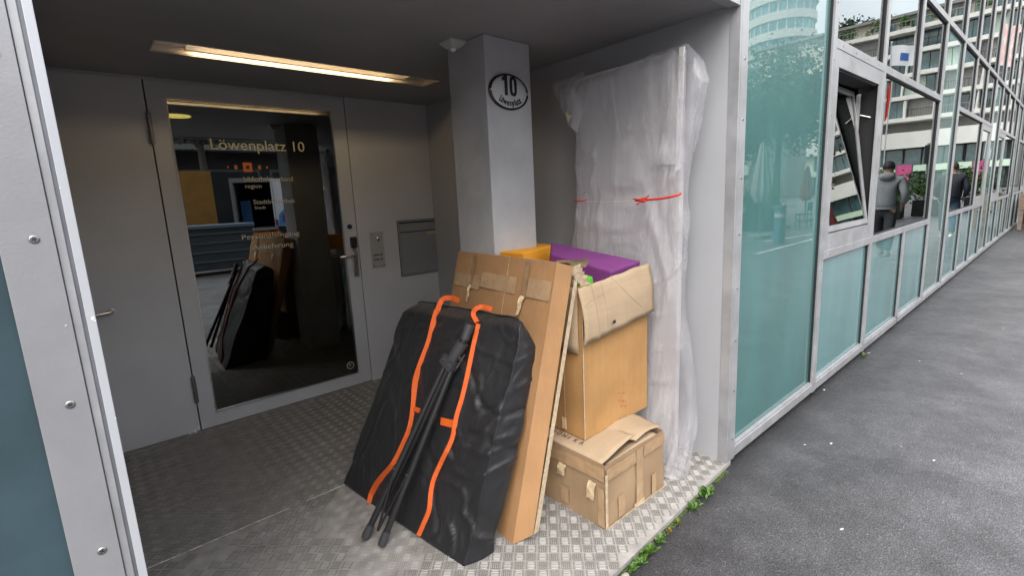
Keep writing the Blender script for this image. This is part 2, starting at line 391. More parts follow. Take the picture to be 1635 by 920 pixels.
def bubble():
    m = bpy.data.materials.new('bubble_wrap_film'); m.use_nodes = True
    n = m.node_tree; n.nodes.clear(); L = n.links.new
    o = n.nodes.new('ShaderNodeOutputMaterial')
    b = n.nodes.new('ShaderNodeBsdfPrincipled'); b.inputs['Base Color'].default_value = (0.74, 0.73, 0.745, 1); b.inputs['Roughness'].default_value = 0.2; b.inputs['Specular IOR Level'].default_value = 0.8
    b.inputs['Coat Weight'].default_value = 1.0; b.inputs['Coat Roughness'].default_value = 0.05
    tr = n.nodes.new('ShaderNodeBsdfTransparent'); tr.inputs['Color'].default_value = (0.93, 0.93, 0.95, 1)
    tl = n.nodes.new('ShaderNodeBsdfTranslucent'); tl.inputs['Color'].default_value = (0.75, 0.75, 0.77, 1)
    t = n.nodes.new('ShaderNodeTexCoord')
    z = n.nodes.new('ShaderNodeTexNoise'); z.inputs['Scale'].default_value = 3.2; z.inputs['Detail'].default_value = 5; z.inputs['Distortion'].default_value = 0.8
    mp = n.nodes.new('ShaderNodeMapping'); mp.inputs['Scale'].default_value = (1, 2.2, 0.5); L(t.outputs['Object'], mp.inputs[0]); L(mp.outputs[0], z.inputs['Vector'])
    mr = n.nodes.new('ShaderNodeMapRange'); mr.inputs['From Min'].default_value = 0.35; mr.inputs['From Max'].default_value = 0.65; mr.inputs['To Min'].default_value = 0.15; mr.inputs['To Max'].default_value = 0.50; L(z.outputs['Fac'], mr.inputs['Value'])
    v = n.nodes.new('ShaderNodeTexVoronoi'); v.inputs['Scale'].default_value = 80; v.feature = 'SMOOTH_F1'; L(t.outputs['Object'], v.inputs['Vector'])
    bp = n.nodes.new('ShaderNodeBump'); bp.inputs['Strength'].default_value = 0.30; bp.inputs['Distance'].default_value = 0.004; L(v.outputs['Distance'], bp.inputs['Height'])
    z3 = n.nodes.new('ShaderNodeTexNoise'); z3.inputs['Scale'].default_value = 7; z3.inputs['Detail'].default_value = 6; z3.inputs['Distortion'].default_value = 2.5; L(mp.outputs[0], z3.inputs['Vector'])
    bp2 = n.nodes.new('ShaderNodeBump'); bp2.inputs['Strength'].default_value = 0.5; bp2.inputs['Distance'].default_value = 0.016; L(z3.outputs['Fac'], bp2.inputs['Height']); L(bp.outputs[0], bp2.inputs['Normal'])
    L(bp2.outputs[0], b.inputs['Normal'])
    m1 = n.nodes.new('ShaderNodeMixShader'); m1.inputs[0].default_value = 0.3; L(b.outputs[0], m1.inputs[1]); L(tl.outputs[0], m1.inputs[2])
    m2 = n.nodes.new('ShaderNodeMixShader'); L(mr.outputs[0], m2.inputs[0]); L(tr.outputs[0], m2.inputs[1]); L(m1.outputs[0], m2.inputs[2]); L(m2.outputs[0], o.inputs[0])
    return m
M['bubble'] = bubble()
M['panelwhite'] = mat('white_wrapped_panel', (0.43, 0.415, 0.42), rough=0.6, var=0.08, vscale=2)

# ------------------------------------------------------------------ ground and recess
FY = 1.08          # front of the facade caps
BY = 3.71          # back wall with the doors
NX = 2.38          # right wall of the recess
CZ = 2.235         # recess ceiling

def sheet(name, m, x0, x1, y0, y1, z, n=1):
    return MB().quad((x0,y0,z),(x1,y0,z),(x1,y1,z),(x0,y1,z)).build(name, m)
struct(sheet('ground', M['asphalt'], -250, 400, -320, 250, -0.02))
# tread plate, slightly proud of the asphalt; its street edge runs a little out of square
pl = MB().hexa([(0.0,0.955,-0.03),(2.42,1.075,-0.03),(2.42,2.372,-0.03),(0.0,2.372,-0.03),(0.0,0.955,0.0),(2.42,1.075,0.0),(2.42,2.372,0.0),(0.0,2.372,0.0)])
struct(pl.build('floor', M['tread']))
fl2 = struct(MB().hexa([(0.0,2.380,-0.03),(2.42,2.380,-0.03),(2.42,3.73,-0.03),(0.0,3.73,-0.03),(0.0,2.380,-0.0005),(2.42,2.380,-0.0005),(2.42,3.73,-0.0005),(0.0,3.73,-0.0005)]).build('floor', M['tread']))
# raised bars in groups of five, alternating, laid on the diagonal
def bars():
    a = 0.0463
    vv = []; ff = []; gap_shade = []; back = []
    L2, W2 = 0.0195, 0.0023
    prof = [(-L2,0),(-L2*0.72,-W2),(L2*0.72,-W2),(L2,0),(L2*0.72,W2),(-L2*0.72,W2)]
    c45 = math.sqrt(0.5)
    for i in range(-60, 120):
        for j in range(-10, 130):
            cx = (i*a)*c45 - (j*a)*c45*-1; cy = (j*a)*c45*1 - (i*a)*c45
            if not (0.02 < cx < 2.36): continue
            edge = 0.955 + cx*0.12/2.42
            if not (edge+0.022 < cy < 3.69): continue
            if abs(cy-2.376) < 0.012: continue
            rot = ((i+j) % 2)
            for k in range(5):
                off = (k-2)*0.0083
                LL = 1.0 - 0.08*abs(k-2)
                b = len(vv)
                wear = 0.5 if cy > 2.38 else 1.0
                wz = noise.noise(Vector((cx*3.2, cy*3.2, 2.0)))+0.35*noise.noise(Vector((cx*14, cy*14, 0)))
                if cx < 1.0 and cy < 2.4 and wz > 0.02: wear = 0.5
                if cy > 2.38: wear = 0.75
                if k == 0 and (wear > 0.6 or wz < 0.2):  # dark sheet under each group paints the shade between its bars
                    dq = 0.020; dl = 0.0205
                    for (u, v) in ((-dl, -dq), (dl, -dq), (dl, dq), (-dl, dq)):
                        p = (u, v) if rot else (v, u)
                        gap_shade.append((cx + (p[0]+p[1])*c45, cy + (p[1]-p[0])*c45, 0.0003)); back.append(cy > 2.25+0.3*wz)
                for (u, v) in prof:
                    u *= LL
                    p = (u, v+off) if rot else (v+off, u)
                    vv.append((cx + (p[0]+p[1])*c45, cy + (p[1]-p[0])*c45, -0.0004))
                for (u, v) in ((-L2*0.6, 0), (L2*0.6, 0)):
                    u *= LL
                    p = (u, v+off) if rot else (v+off, u)
                    vv.append((cx + (p[0]+p[1])*c45, cy + (p[1]-p[0])*c45, 0.0026*wear))
                ff += [(b,b+1,b+6),(b+1,b+2,b+7,b+6),(b+2,b+3,b+7),(b+3,b+4,b+7),(b+4,b+5,b+6,b+7),(b+5,b,b+6)]
    nb = len(vv); nf = len(ff); vv += gap_shade; ff += [(nb+4*i+3, nb+4*i+2, nb+4*i+1, nb+4*i) for i in range(len(gap_shade)//4)]
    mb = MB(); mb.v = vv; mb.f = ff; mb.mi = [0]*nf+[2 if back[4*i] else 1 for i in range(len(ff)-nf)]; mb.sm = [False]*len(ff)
    return mb
M['gap_shade'] = mat('painted_shade_between_bars', (0.115, 0.108, 0.10), rough=0.8, var=0.5, vscale=4, c2=(0.2, 0.19, 0.175))  # flat dark colour standing in for shade in the gaps between bars
o = bars().build('tread_pattern', [M['treadbar'], M['gap_shade'], mat('painted_shade_between_worn_bars', (0.15, 0.14, 0.13), rough=0.8, var=0.3, vscale=5)]); tag(o, 'raised five bar tread pattern on the metal floor plate', 'tread pattern'); o['kind'] = 'stuff'

fj = MB()
for k in range(120):
    if noise.noise(Vector((k*0.15, 9, 0))) < -0.22: continue
    x = 0.02*k; w_ = 0.0035+0.003*abs(noise.noise(Vector((k*0.37, 0, 0)))); y = 2.376+0.003*noise.noise(Vector((k*0.21, 5, 0)))
    fj.quad((x, y-w_, 0.0006), (x+0.0185, y-w_, 0.0006), (x+0.0185, y+w_, 0.0006), (x, y+w_, 0.0006))
struct(fj.build('floor_joint', mat('scraped_bright_edge', (0.62, 0.60, 0.56), rough=0.5, var=0.5, vscale=30)))
# ceiling with an opening for the lamp
LX0, LX1, LY0, LY1 = 0.424, 1.995, 2.925, 3.117
cm = MB()
cm.box(-0.0, NX, FY+0.012, LY0, CZ, CZ+0.12).box(0.0, NX, LY1, BY, CZ, CZ+0.12).box(0.0, LX0, LY0, LY1, CZ, CZ+0.12).box(LX1, NX, LY0, LY1, CZ, CZ+0.12)
struct(cm.build('ceiling', M['ceiling']))
for (x0, y0, x1, y1) in ((0.0, 1.95, NX, 1.952), (1.2, FY+0.02, 1.202, LY0)):
    pass
# right wall and back wall
struct(boxo('wall_right', M['rightwall'], NX, NX+0.03, FY+0.0, BY+0.02, -0.02, CZ+0.1))
struct(boxo('wall_left', M['wallpanel'], -0.06, -0.0, FY+0.03, BY+0.02, -0.02, CZ+0.1))
DX0, DX1 = 0.445, 1.66
bw = MB()
bw.box(1.667, NX, BY, BY+0.05, 0, CZ)                     # panel carrying the letterbox
bw.box(0.0, DX1+0.007, BY+0.012, BY+0.05, CZ-0.012, CZ+0.05)
struct(bw.build('wall_back', M['wallpanel'], bevel=0.002))
# dark corridor behind the door
struct(boxo('corridor_floor', M['darkroom'], -0.2, 2.5, BY+0.06, 9, -0.03, -0.001))
struct(boxo('corridor_ceiling', M['darkroom'], -0.2, 2.5, BY+0.06, 9, CZ+0.03, CZ+0.1))
for a in (-0.25, 2.5): struct(boxo('corridor_wall', M['darkroom'], a, a+0.05, BY+0.06, 9, 0, CZ+0.1))
struct(boxo('corridor_wall', M['darkroom'], -0.3, 2.6, 9, 9.1, 0, CZ+0.1))
p = onz(281, 183, CZ+0.02)
t = thing('corridor_lamp', 'small round yellow ceiling light shining behind the dark door glass', 'lamp', (p.x, p.y, CZ+0.03))
e = MB(); e.tube([(p.x, p.y, CZ+0.03), (p.x, p.y, CZ+0.012)], 0.12, 24); e.build('lamp_housing', M['alu_dark'], t)
M['lampyellow'] = mat('yellow_lamp', (0.9, 0.75, 0.2), emit=(1.0, 0.75, 0.15), es=3.0)
e = MB(); e.tube([(p.x, p.y, CZ+0.011), (p.x, p.y, CZ+0.007)], 0.105, 24); e.build('lamp_lens', M['lampyellow'], t)

# ------------------------------------------------------------------ ceiling light
t = thing('ceiling_light', 'long recessed warm fluorescent light in the dark ceiling above the door', 'light', ((LX0+LX1)/2, (LY0+LY1)/2, CZ))
M['reflector'] = mat('lamp_reflector', (0.62, 0.55, 0.46), rough=0.33, metal=0.75)
M['tubeglow'] = mat('warm_fluorescent_tube', (1, 0.9, 0.7), emit=(1.0, 0.76, 0.45), es=9.0)
M['tubedim'] = mat('lamp_end_cap', (0.32, 0.28, 0.24), rough=0.5)
h = MB()
h.box(LX0, LX1, LY0, LY0+0.004, CZ+0.001, CZ+0.12).box(LX0, LX1, LY1-0.004, LY1, CZ+0.001, CZ+0.12)
h.box(LX0, LX0+0.004, LY0+0.004, LY1-0.004, CZ+0.001, CZ+0.12).box(LX1-0.004, LX1, LY0+0.004, LY1-0.004, CZ+0.001, CZ+0.12)
h.box(LX0, LX1, LY0, LY1, CZ+0.1205, CZ+0.125)
h.build('housing', M['reflector'], t)
prof = []
for i in range(9):
    a = PI*i/8; prof.append((LY0+0.016+(LY1-LY0-0.032)*(0.5-0.5*math.cos(a)), CZ+0.02+0.07*math.sin(a)))
g = grid_mesh([[(x, y, z) for (y, z) in prof] for x in (LX0+0.15, LX1-0.15)]); g.build('reflector', M['reflector'], t)
for a, b in ((LX0+0.006, LX0+0.15), (LX1-0.15, LX1-0.006)): boxo('end_cap', M['reflector'], a, b, LY0+0.006, LY1-0.006, CZ+0.03, CZ+0.08, t)
cy = (LY0+LY1)/2
MB().tube([(LX0+0.2, cy-0.02, CZ+0.052), (LX1-0.2, cy-0.02, CZ+0.052)], 0.0125, 14).build('fluorescent_tube', M['tubeglow'], t)
fr = MB()
fr.box(LX0-0.008, LX1+0.008, LY0-0.008, LY0, CZ-0.004, CZ+0.0).box(LX0-0.008, LX1+0.008, LY1, LY1+0.008, CZ-0.004, CZ)
fr.box(LX0-0.008, LX0, LY0, LY1, CZ-0.004, CZ).box(LX1, LX1+0.008, LY0, LY1, CZ-0.004, CZ)
fr.build('trim', M['steel'], t)
# motion sensor beside the pillar
c = onz(723, 66, CZ); t = thing('motion_sensor', 'small white square motion sensor on the ceiling beside the grey pillar', 'sensor', (c.x, c.y, CZ))
M['sensorw'] = mat('off_white_plastic', (0.5, 0.5, 0.48), rough=0.45)
s = MB(); q = 0.05
s.hexa([(c.x-0.026,c.y-0.026,CZ-0.035),(c.x+0.026,c.y-0.026,CZ-0.035),(c.x+0.026,c.y+0.026,CZ-0.035),(c.x-0.026,c.y+0.026,CZ-0.035),(c.x-q,c.y-q,CZ-0.008),(c.x+q,c.y-q,CZ-0.008),(c.x+q,c.y+q,CZ-0.008),(c.x-q,c.y+q,CZ-0.008)])
s.box(c.x-q, c.x+q, c.y-q, c.y+q, CZ-0.008, CZ-0.0002)
s.build('sensor_body', M['sensorw'], t)
MB().ellip((c.x, c.y, CZ-0.036), (0.017, 0.017, 0.013)).build('sensor_lens', mat('milky_lens', (0.8, 0.8, 0.78), rough=0.3), t)

# ------------------------------------------------------------------ pillar and house number
PX0, PX1, PY0, PY1 = 1.662, 1.975, 2.024, 2.338
t = thing('pillar', 'square grey concrete pillar carrying the oval house number', 'pillar', ((PX0+PX1)/2, (PY0+PY1)/2, 0))
boxo('shaft', M['pillar'], PX0, PX1, PY0, PY1, 0, CZ-0.0005, t, bevel=0.006)
def text(body, size, mtx, m, parent, name='lettering', extrude=0.0006, sx=1.0, bold=0.0, align='LEFT'):
    cu = bpy.data.curves.new('t', 'FONT'); cu.body = body; cu.size = size; cu.extrude = extrude; cu.offset = bold; cu.align_x = align; cu.resolution_u = 3
    ob = bpy.data.objects.new('t', cu); col.objects.link(ob)
    dg = bpy.context.evaluated_depsgraph_get()
    me = bpy.data.meshes.new_from_object(ob.evaluated_get(dg))
    bpy.data.objects.remove(ob)
    me.transform(mtx @ Matrix.Diagonal((sx, 1, 1, 1)))
    me.materials.clear(); me.materials.append(m)
    o = bpy.data.objects.new(name, me); reg(o, parent); return o
def mtx_y(x, y, z, rot=0.0):        # text on a plane facing -Y
    return Matrix.Translation((x, y, z)) @ Matrix.Rotation(R(90), 4, 'X') @ Matrix.Rotation(rot, 4, 'Z')
cN = ony(811.5, 147, PY0)
rx = (ony(843, 150, PY0).x-ony(781, 143, PY0).x)/2; rz = (ony(810, 118, PY0).z-ony(812, 176, PY0).z)/2
sg = thing('house_number_sign', 'oval white enamel sign with black rim reading 10 Löwenplatz on the pillar', 'sign', (cN.x, PY0, cN.z))
def disc(rx, rz, y0, y1, dome=0.0, n=48):
    vv = []; ff = []
    for k in range(n): a = 2*PI*k/n; vv.append((cN.x+rx*math.cos(a), y0, cN.z+rz*math.sin(a)))
    for k in range(n): a = 2*PI*k/n; vv.append((cN.x+rx*0.985*math.cos(a), y1, cN.z+rz*0.985*math.sin(a)))
    for k in range(n): a = 2*PI*k/n; vv.append((cN.x+rx*0.7*math.cos(a), y1-dome, cN.z+rz*0.7*math.sin(a)))
    vv.append((cN.x, y1-dome*1.4, cN.z))
    for k in range(n):
        j = (k+1) % n
        ff += [(k, j, n+j, n+k), (n+k, n+j, 2*n+j, 2*n+k), (2*n+k, 2*n+j, 3*n)]
    return MB().add(vv, ff, 0, True)
disc(rx, rz, PY0-0.0005, PY0-0.010, 0.001).build('rim', M['enamel_black'], sg)
disc(rx*0.90, rz*0.90, PY0-0.0095, PY0-0.0118, 0.0015).build('plate', M['enamel'], sg)
ys = PY0-0.0150
dg_ = MB(); hh = rz*1.08; zb = cN.z-0.22*rz; wl_ = rz*0.215
x1 = cN.x-rz*0.40
dg_.hexa([(x1,ys-0.001,zb),(x1+wl_,ys-0.001,zb),(x1+wl_,ys+0.002,zb),(x1,ys+0.002,zb),(x1,ys-0.001,zb+hh),(x1+wl_,ys-0.001,zb+hh),(x1+wl_,ys+0.002,zb+hh),(x1,ys+0.002,zb+hh)])
dg_.hexa([(x1-0.16*rz,ys-0.0012,zb+hh*0.70),(x1+0.001,ys-0.0012,zb+hh*0.80),(x1+0.001,ys+0.002,zb+hh*0.80),(x1-0.16*rz,ys+0.002,zb+hh*0.70),(x1-0.16*rz,ys-0.0012,zb+hh*0.86),(x1+0.001,ys-0.0012,zb+hh*0.998),(x1+0.001,ys+0.002,zb+hh*0.998),(x1-0.16*rz,ys+0.002,zb+hh*0.86)])
x0_ = cN.x+rz*0.26; oo = []; ii = []
for k in range(32):
    a_ = 2*PI*k/32; ex = 0.62; c_, s_ = math.cos(a_), math.sin(a_)
    oo.append((x0_+rz*0.27*abs(c_)**ex*(1 if c_ > 0 else -1), zb+hh/2+hh/2*abs(s_)**ex*(1 if s_ > 0 else -1)))
    ii.append((x0_+rz*0.085*abs(c_)**ex*(1 if c_ > 0 else -1), zb+hh/2+(hh/2-rz*0.17)*abs(s_)**ex*(1 if s_ > 0 else -1)))
vv_ = [(x, y_, z) for y_ in (ys-0.001, ys+0.002) for (x, z) in oo+ii]
ff_ = []
for k in range(32):
    j = (k+1) % 32; ff_ += [(k, j, 32+j, 32+k), (64+k, 64+j, j, k), (32+k, 32+j, 96+j, 96+k)]
dg_.add(vv_, ff_); dg_.build('digits', M['enamel_black'], sg)
word = 'Löwenplatz'
wdt = [0.75,1,1.15,0.95,1,1,0.5,0.95,0.65,0.85]; tot = sum(wdt); acc = 0
for ch_, wd_ in zip(word, wdt):
    u = (acc+wd_/2)/tot-0.5; acc += wd_
    a = u*R(98)
    px = cN.x+(rx*0.78)*math.sin(a); pz = cN.z+0.02*rz-(rz*0.80)*math.cos(a)
    text(ch_, rz*0.50, mtx_y(px, ys+0.0005, pz, a*0.8), M['enamel_black'], sg, 'letter', 0.0010, sx=0.62, bold=0.0011, align='CENTER')
for sx_ in (-1, 1):
    MB().tube([(cN.x+sx_*rx*0.93, PY0-0.010, cN.z+0.0), (cN.x+sx_*rx*0.93, PY0-0.0165, cN.z)], [0.0075, 0.005], 12).build('screw', M['steel'], sg)

# ------------------------------------------------------------------ entrance door
d = thing('entrance_door', 'grey framed glass entrance door with white lettering under the ceiling light', 'door', ((DX0+DX1)/2, BY, 0))
GX0, GX1, GZ0, GZ1 = 0.540, 1.556, 0.103, 2.125
dm = MB(); y0, y1 = BY+0.0, BY+0.055
ZT = CZ-0.014
dm.box(DX0, GX0, y0, y1, 0.008, ZT).box(GX1, DX1, y0, y1, 0.008, ZT).box(GX0, GX1, y0, y1, 0.008, GZ0).box(GX0, GX1, y0, y1, GZ1, ZT)
dm.build('door_frame', mat('grey_door_lacquer', (0.50, 0.50, 0.51), rough=0.45, var=0.06, vscale=3, bump=0.05, bscale=150), d)
bd = MB(); q = 0.006
bd.box(GX0, GX1, y0-0.004, y0+0.010, GZ0, GZ0+q).box(GX0, GX1, y0-0.004, y0+0.010, GZ1-q, GZ1).box(GX0, GX0+q, y0-0.004, y0+0.010, GZ0+q, GZ1-q).box(GX1-q, GX1, y0-0.004, y0+0.010, GZ0+q, GZ1-q)
bd.build('glazing_bead', M['steel'], d)
boxo('door_glass', M['doorglass'], GX0+0.002, GX1-0.002, BY+0.006, BY+0.010, GZ0+0.002, GZ1-0.002, d)
for hz in (1.94, 0.294):
    hm = MB(); hx = DX0-0.004
    hm.tube([(hx, BY-0.013, hz-0.088), (hx, BY-0.013, hz-0.003)], 0.0125, 12).tube([(hx, BY-0.013, hz+0.003), (hx, BY-0.013, hz+0.088)], 0.0125, 12).tube([(hx, BY-0.010, hz-0.094), (hx, BY-0.010, hz+0.094)], 0.0055, 10)
    hm.build('hinge', mat('dark_hinge_metal', (0.22, 0.21, 0.20), rough=0.4, metal=0.8), d)
lx = ony(566, 400, BY-0.01).x
boxo('lock_plate', M['steel'], lx-0.022, lx+0.020, BY-0.014, BY-0.0005, ony(568, 441, BY).z, ony(563, 396, BY).z, d, bevel=0.003)
boxo('card_reader', M['black'], lx-0.026, lx+0.022, BY-0.024, BY-0.0006, ony(563, 395.5, BY).z, ony(560, 378.5, BY).z, d, bevel=0.004)
cy_ = ony(558, 362, BY); MB().tube([(cy_.x, BY-0.0005, cy_.z), (cy_.x, BY-0.008, cy_.z)], 0.019, 20).build('lock_cylinder', M['black'], d)
hz = ony(562, 408, BY-0.05).z
hd = MB(); hd.tube([(lx, BY-0.013, hz), (lx, BY-0.045, hz), (lx-0.008, BY-0.055, hz), (lx-0.03, BY-0.057, hz-0.001), (lx-0.125, BY-0.056, hz-0.004), (lx-0.132, BY-0.05, hz-0.004)], 0.0085, 12)
hd.tube([(lx, BY-0.013, hz), (lx, BY-0.019, hz)], 0.018, 16)
hd.build('handle', M['steel'], d)
st = ony(560, 584, BY)
sk = MB(); sk.tube([(st.x, BY+0.0055, st.z), (st.x, BY+0.005, st.z)], 0.030, 28); sk.build('round_sticker', M['letter_grey'], d)
sk = MB(); sk.tube([(st.x, BY+0.0048, st.z), (st.x, BY+0.0044, st.z)], 0.024, 28); sk.box(st.x-0.02, st.x+0.02, BY+0.0048, BY+0.0045, st.z, st.z); sk2 = sk.build('sticker_print', M['black'], d)
text('•', 0.05, mtx_y(st.x-0.012, BY+0.004, st.z-0.012), M['letter_grey'], d, 'sticker_mark', 0.0002)
# lettering on the glass
yl = BY+0.0058
def dtext(s, pl_, pr_, h, m, name='lettering'):
    a = ony(*pl_, yl); b = ony(*pr_, yl)
    o = text(s, h/0.70, Matrix.Identity(4), m, d, name, 0.0003)
    xs = [v.co.x for v in o.data.vertices]; wd = max(xs)-min(xs); f = (b.x-a.x)/wd
    o.data.transform(mtx_y(a.x, yl, a.z) @ Matrix.Diagonal((f, 1, 1, 1)) @ Matrix.Translation((-min(xs), 0, 0)))
    return o
dtext('Löwenplatz 10', (337, 238), (487, 244), 0.068, M['letter'])
dtext('bibliotheksverband', (390, 290), (468, 290.5), 0.034, M['letter'])
dtext('region', (392, 300.5), (418, 300), 0.028, M['letter_grey'])
dtext('Stadtbibliothek', (405, 326), (472, 325), 0.030, M['letter_grey'])
dtext('Stadt', (407, 334), (425, 334), 0.020, M['letter_grey'])
dtext('Personaleingang', (387, 383), (479, 380), 0.034, M['letter_grey'])
dtext('Anlieferung', (404, 399), (469, 397), 0.034, M['letter_grey'])
lc = ony(395.5, 267, yl)
for (dx, s_) in ((-0.118, 0.011), (-0.072, 0.022), (0, 0.056), (0.074, 0.022), (0.122, 0.012)):
    q = s_/2
    lm = MB()
    if s_ > 0.05:
        r_ = 0.018/2
        lm.box(lc.x-q, lc.x-r_, yl-0.0004, yl, lc.z-q*1.1, lc.z+q*1.1).box(lc.x+r_, lc.x+q, yl-0.0004, yl, lc.z-q*1.1, lc.z+q*1.1).box(lc.x-r_, lc.x+r_, yl-0.0004, yl, lc.z+r_*1.2, lc.z+q*1.1).box(lc.x-r_, lc.x+r_, yl-0.0004, yl, lc.z-q*1.1, lc.z-r_*1.2)
    else:
        lm.box(lc.x+dx-q*0.8, lc.x+dx+q*0.8, yl-0.0004, yl, lc.z-q*1.2, lc.z+q*1.2)
    lm.build('logo_square', M['logo'], d)

M['chip'] = mat('bare_scraped_metal', (0.72, 0.72, 0.70), rough=0.6)
def chips(pts, y, par, nm='paint_chip'):
    for (px, py, s_) in pts:
        c = ony(px, py, y); n_c = 7
        vv_ = [(c.x+s_*math.cos(2*PI*k/n_c)*random.uniform(0.4, 1.2), y, c.z+s_*1.4*math.sin(2*PI*k/n_c)*random.uniform(0.4, 1.2)) for k in range(n_c)]
        MB().add(vv_, [tuple(range(n_c))]).build(nm, M['chip'], par)
# side door (grey leaf on the left)
sd = thing('side_door', 'plain grey door leaf with lever handle left of the glass door', 'door', (0.22, BY, 0))
boxo('door_leaf', M['wallpanel'], 0.002, DX0-0.008, BY+0.001, BY+0.05, 0.006, ZT, sd, bevel=0.002)
q = ony(180, 499, BY-0.05)
hd = MB(); hd.tube([(q.x, BY, q.z), (q.x, BY-0.045, q.z), (q.x-0.01, BY-0.055, q.z), (q.x-0.11, BY-0.055, q.z-0.004)], 0.009, 12).tube([(q.x, BY+0.001, q.z), (q.x, BY-0.006, q.z)], 0.02, 16)
hd.build('handle', M['steel'], sd)
chips([(303, 693, 0.010), (312, 689, 0.014), (317, 683, 0.011), (306, 691, 0.006)], BY-0.0004, sd)
# dark shadow gaps are real: backing behind the joints
struct(boxo('wall_backing', M['darkroom'], 0.0, NX, BY+0.056, BY+0.06, 0.0, 0.004))
bk = MB().box(DX0-0.012, DX0+0.002, BY+0.056, BY+0.06, 0, CZ).box(DX1-0.002, DX1+0.01, BY+0.056, BY+0.06, 0, CZ); struct(bk.build('wall_backing', M['gasket']))
# intercom
a = ony(589.5, 371, BY); b = ony(616, 426, BY)
ic = thing('intercom_panel', 'slim steel intercom plate with two bell buttons beside the glass door', 'intercom', (a.x, BY, b.z))
boxo('plate', mat('matt_aluminium_plate', (0.42, 0.41, 0.39), rough=0.42, metal=0.3), a.x, b.x, BY-0.004, BY-0.0005, b.z, a.z, ic, bevel=0.0012)
MB().ellip(((a.x+b.x)/2+0.012, BY-0.006, a.z-0.055), (0.015, 0.007, 0.017)).build('camera_dome', M['steel'], ic)
for zz in (b.z+0.105, b.z+0.068):
    MB().tube([(b.x-0.032, BY-0.004, zz), (b.x-0.032, BY-0.009, zz)], 0.0075, 12).build('bell_button', M['black'], ic)
    boxo('name_tag', M['alu_dark'], b.x-0.10, b.x-0.05, BY-0.0052, BY-0.0041, zz-0.007, zz+0.007, ic)
for xx in (a.x+0.015, b.x-0.015):
    for zz in (a.z-0.018, b.z+0.018): MB().tube([(xx, BY-0.004, zz), (xx, BY-0.0055, zz)], 0.0045, 8).build('screw', M['black'], ic)
# letterbox
a = ony(634, 356, BY); b = ony(704, 434, BY); mb_ = thing('letterbox', 'dark grey flush letterbox with flap let into the back wall', 'letterbox', (a.x, BY, b.z))
x0, x1, z0, z1 = a.x, b.x, 0.825, 1.290
boxo('surround', M['gasket'], x0-0.004, x1+0.004, BY-0.0015, BY-0.0004, z0-0.004, z1+0.004, mb_)
lm = MB(); q = 0.012
M['lbox'] = mat('letterbox_grey', (0.26, 0.265, 0.275), rough=0.4, metal=0.2, var=0.08, vscale=4)
lm.box(x0, x1, BY-0.008, BY-0.0016, z1-q, z1).box(x0, x1, BY-0.008, BY-0.0016, z0, z0+q).box(x0, x0+q, BY-0.008, BY-0.0016, z0+q, z1-q).box(x1-q, x1, BY-0.008, BY-0.0016, z0+q, z1-q); lm.build('rim', M['lbox'], mb_)
boxo('flap', M['lbox'], x0+q+0.004, x1-q-0.004, BY-0.009, BY-0.0016, z1-0.092, z1-q-0.012, mb_, bevel=0.0015)
boxo('letterbox_door', M['lbox'], x0+q+0.003, x1-q-0.003, BY-0.0065, BY-0.0016, z0+q+0.003, z1-0.100, mb_, bevel=0.001)
boxo('name_plate', mat('brass_name_plate', (0.42, 0.38, 0.24), rough=0.4, metal=0.2), x1-0.115, x1-0.02, BY-0.0085, BY-0.0064, z1-0.128, z1-0.104, mb_)
MB().tube([(x0+0.032, BY-0.006, z0+0.235), (x0+0.032, BY-0.011, z0+0.235)], 0.011, 14).build('lock', M['steel'], mb_)

# ------------------------------------------------------------------ glass facade
GY = FY+0.026
fa = thing('glass_facade', 'long glass facade with aluminium frames running along the pavement', 'building', (2.4, FY, 0))
MXC = [3.69+1.203*i for i in range(0, 34)]
TOP = 9.6
def cap(x0, x1, z0, z1, name='mullion', depth=0.0, parent=None):
    m = MB(); m.box(x0, x1, FY+depth, GY-0.004, z0, z1)
    o = m.build(name, M['alu'], parent or fa, bevel=0.002)
    return o
def gask(x0, x1, z0, z1):
    return MB().box(x0-0.009, x1+0.009, GY-0.012, GY+0.03, z0-0.009, z1+0.009).build('gasket', M['gasket'], fa)
tall = {-1, 3, 7, 11, 15, 19, 23, 27, 31}
wide_skip = {2, 5, 10, 13, 18, 21, 26, 29}         # the mullion left out of the window band (double-width panes)
T1, T2, TL = 2.255, 3.05, 0.925
Z0 = 0.078
TW = 0.055
screw_me = None
def screw(x, z, y=FY-0.0012, r=0.007, par=None):
    global screw_me
    if screw_me is None:
        s = MB(); n = 14
        s.tube([(0, 0.0015, 0), (0, 0, 0), (0, -0.0008, 0)], [r, r*0.95, r*0.7], n)
        s.box(-r*0.5, r*0.5, -0.0012, -0.0009, -r*0.1, r*0.1, 1); s.box(-r*0.1, r*0.1, -0.0013, -0.0010, -r*0.5, r*0.5, 1)
        o = s.build('screw', [M['screw'], M['gasket']]); screw_me = o.data
        bpy.data.objects.remove(o)
    o = bpy.data.objects.new('screw', screw_me)
    reg(o, par or fa)
    o.matrix_parent_inverse = Matrix.Translation(-Vector((2.4, FY, 0))) if par is None else par.matrix_basis.inverted()
    o.location = (x, y, z); o.rotation_euler = (0, rng.uniform(0, 3), 0)
    return o
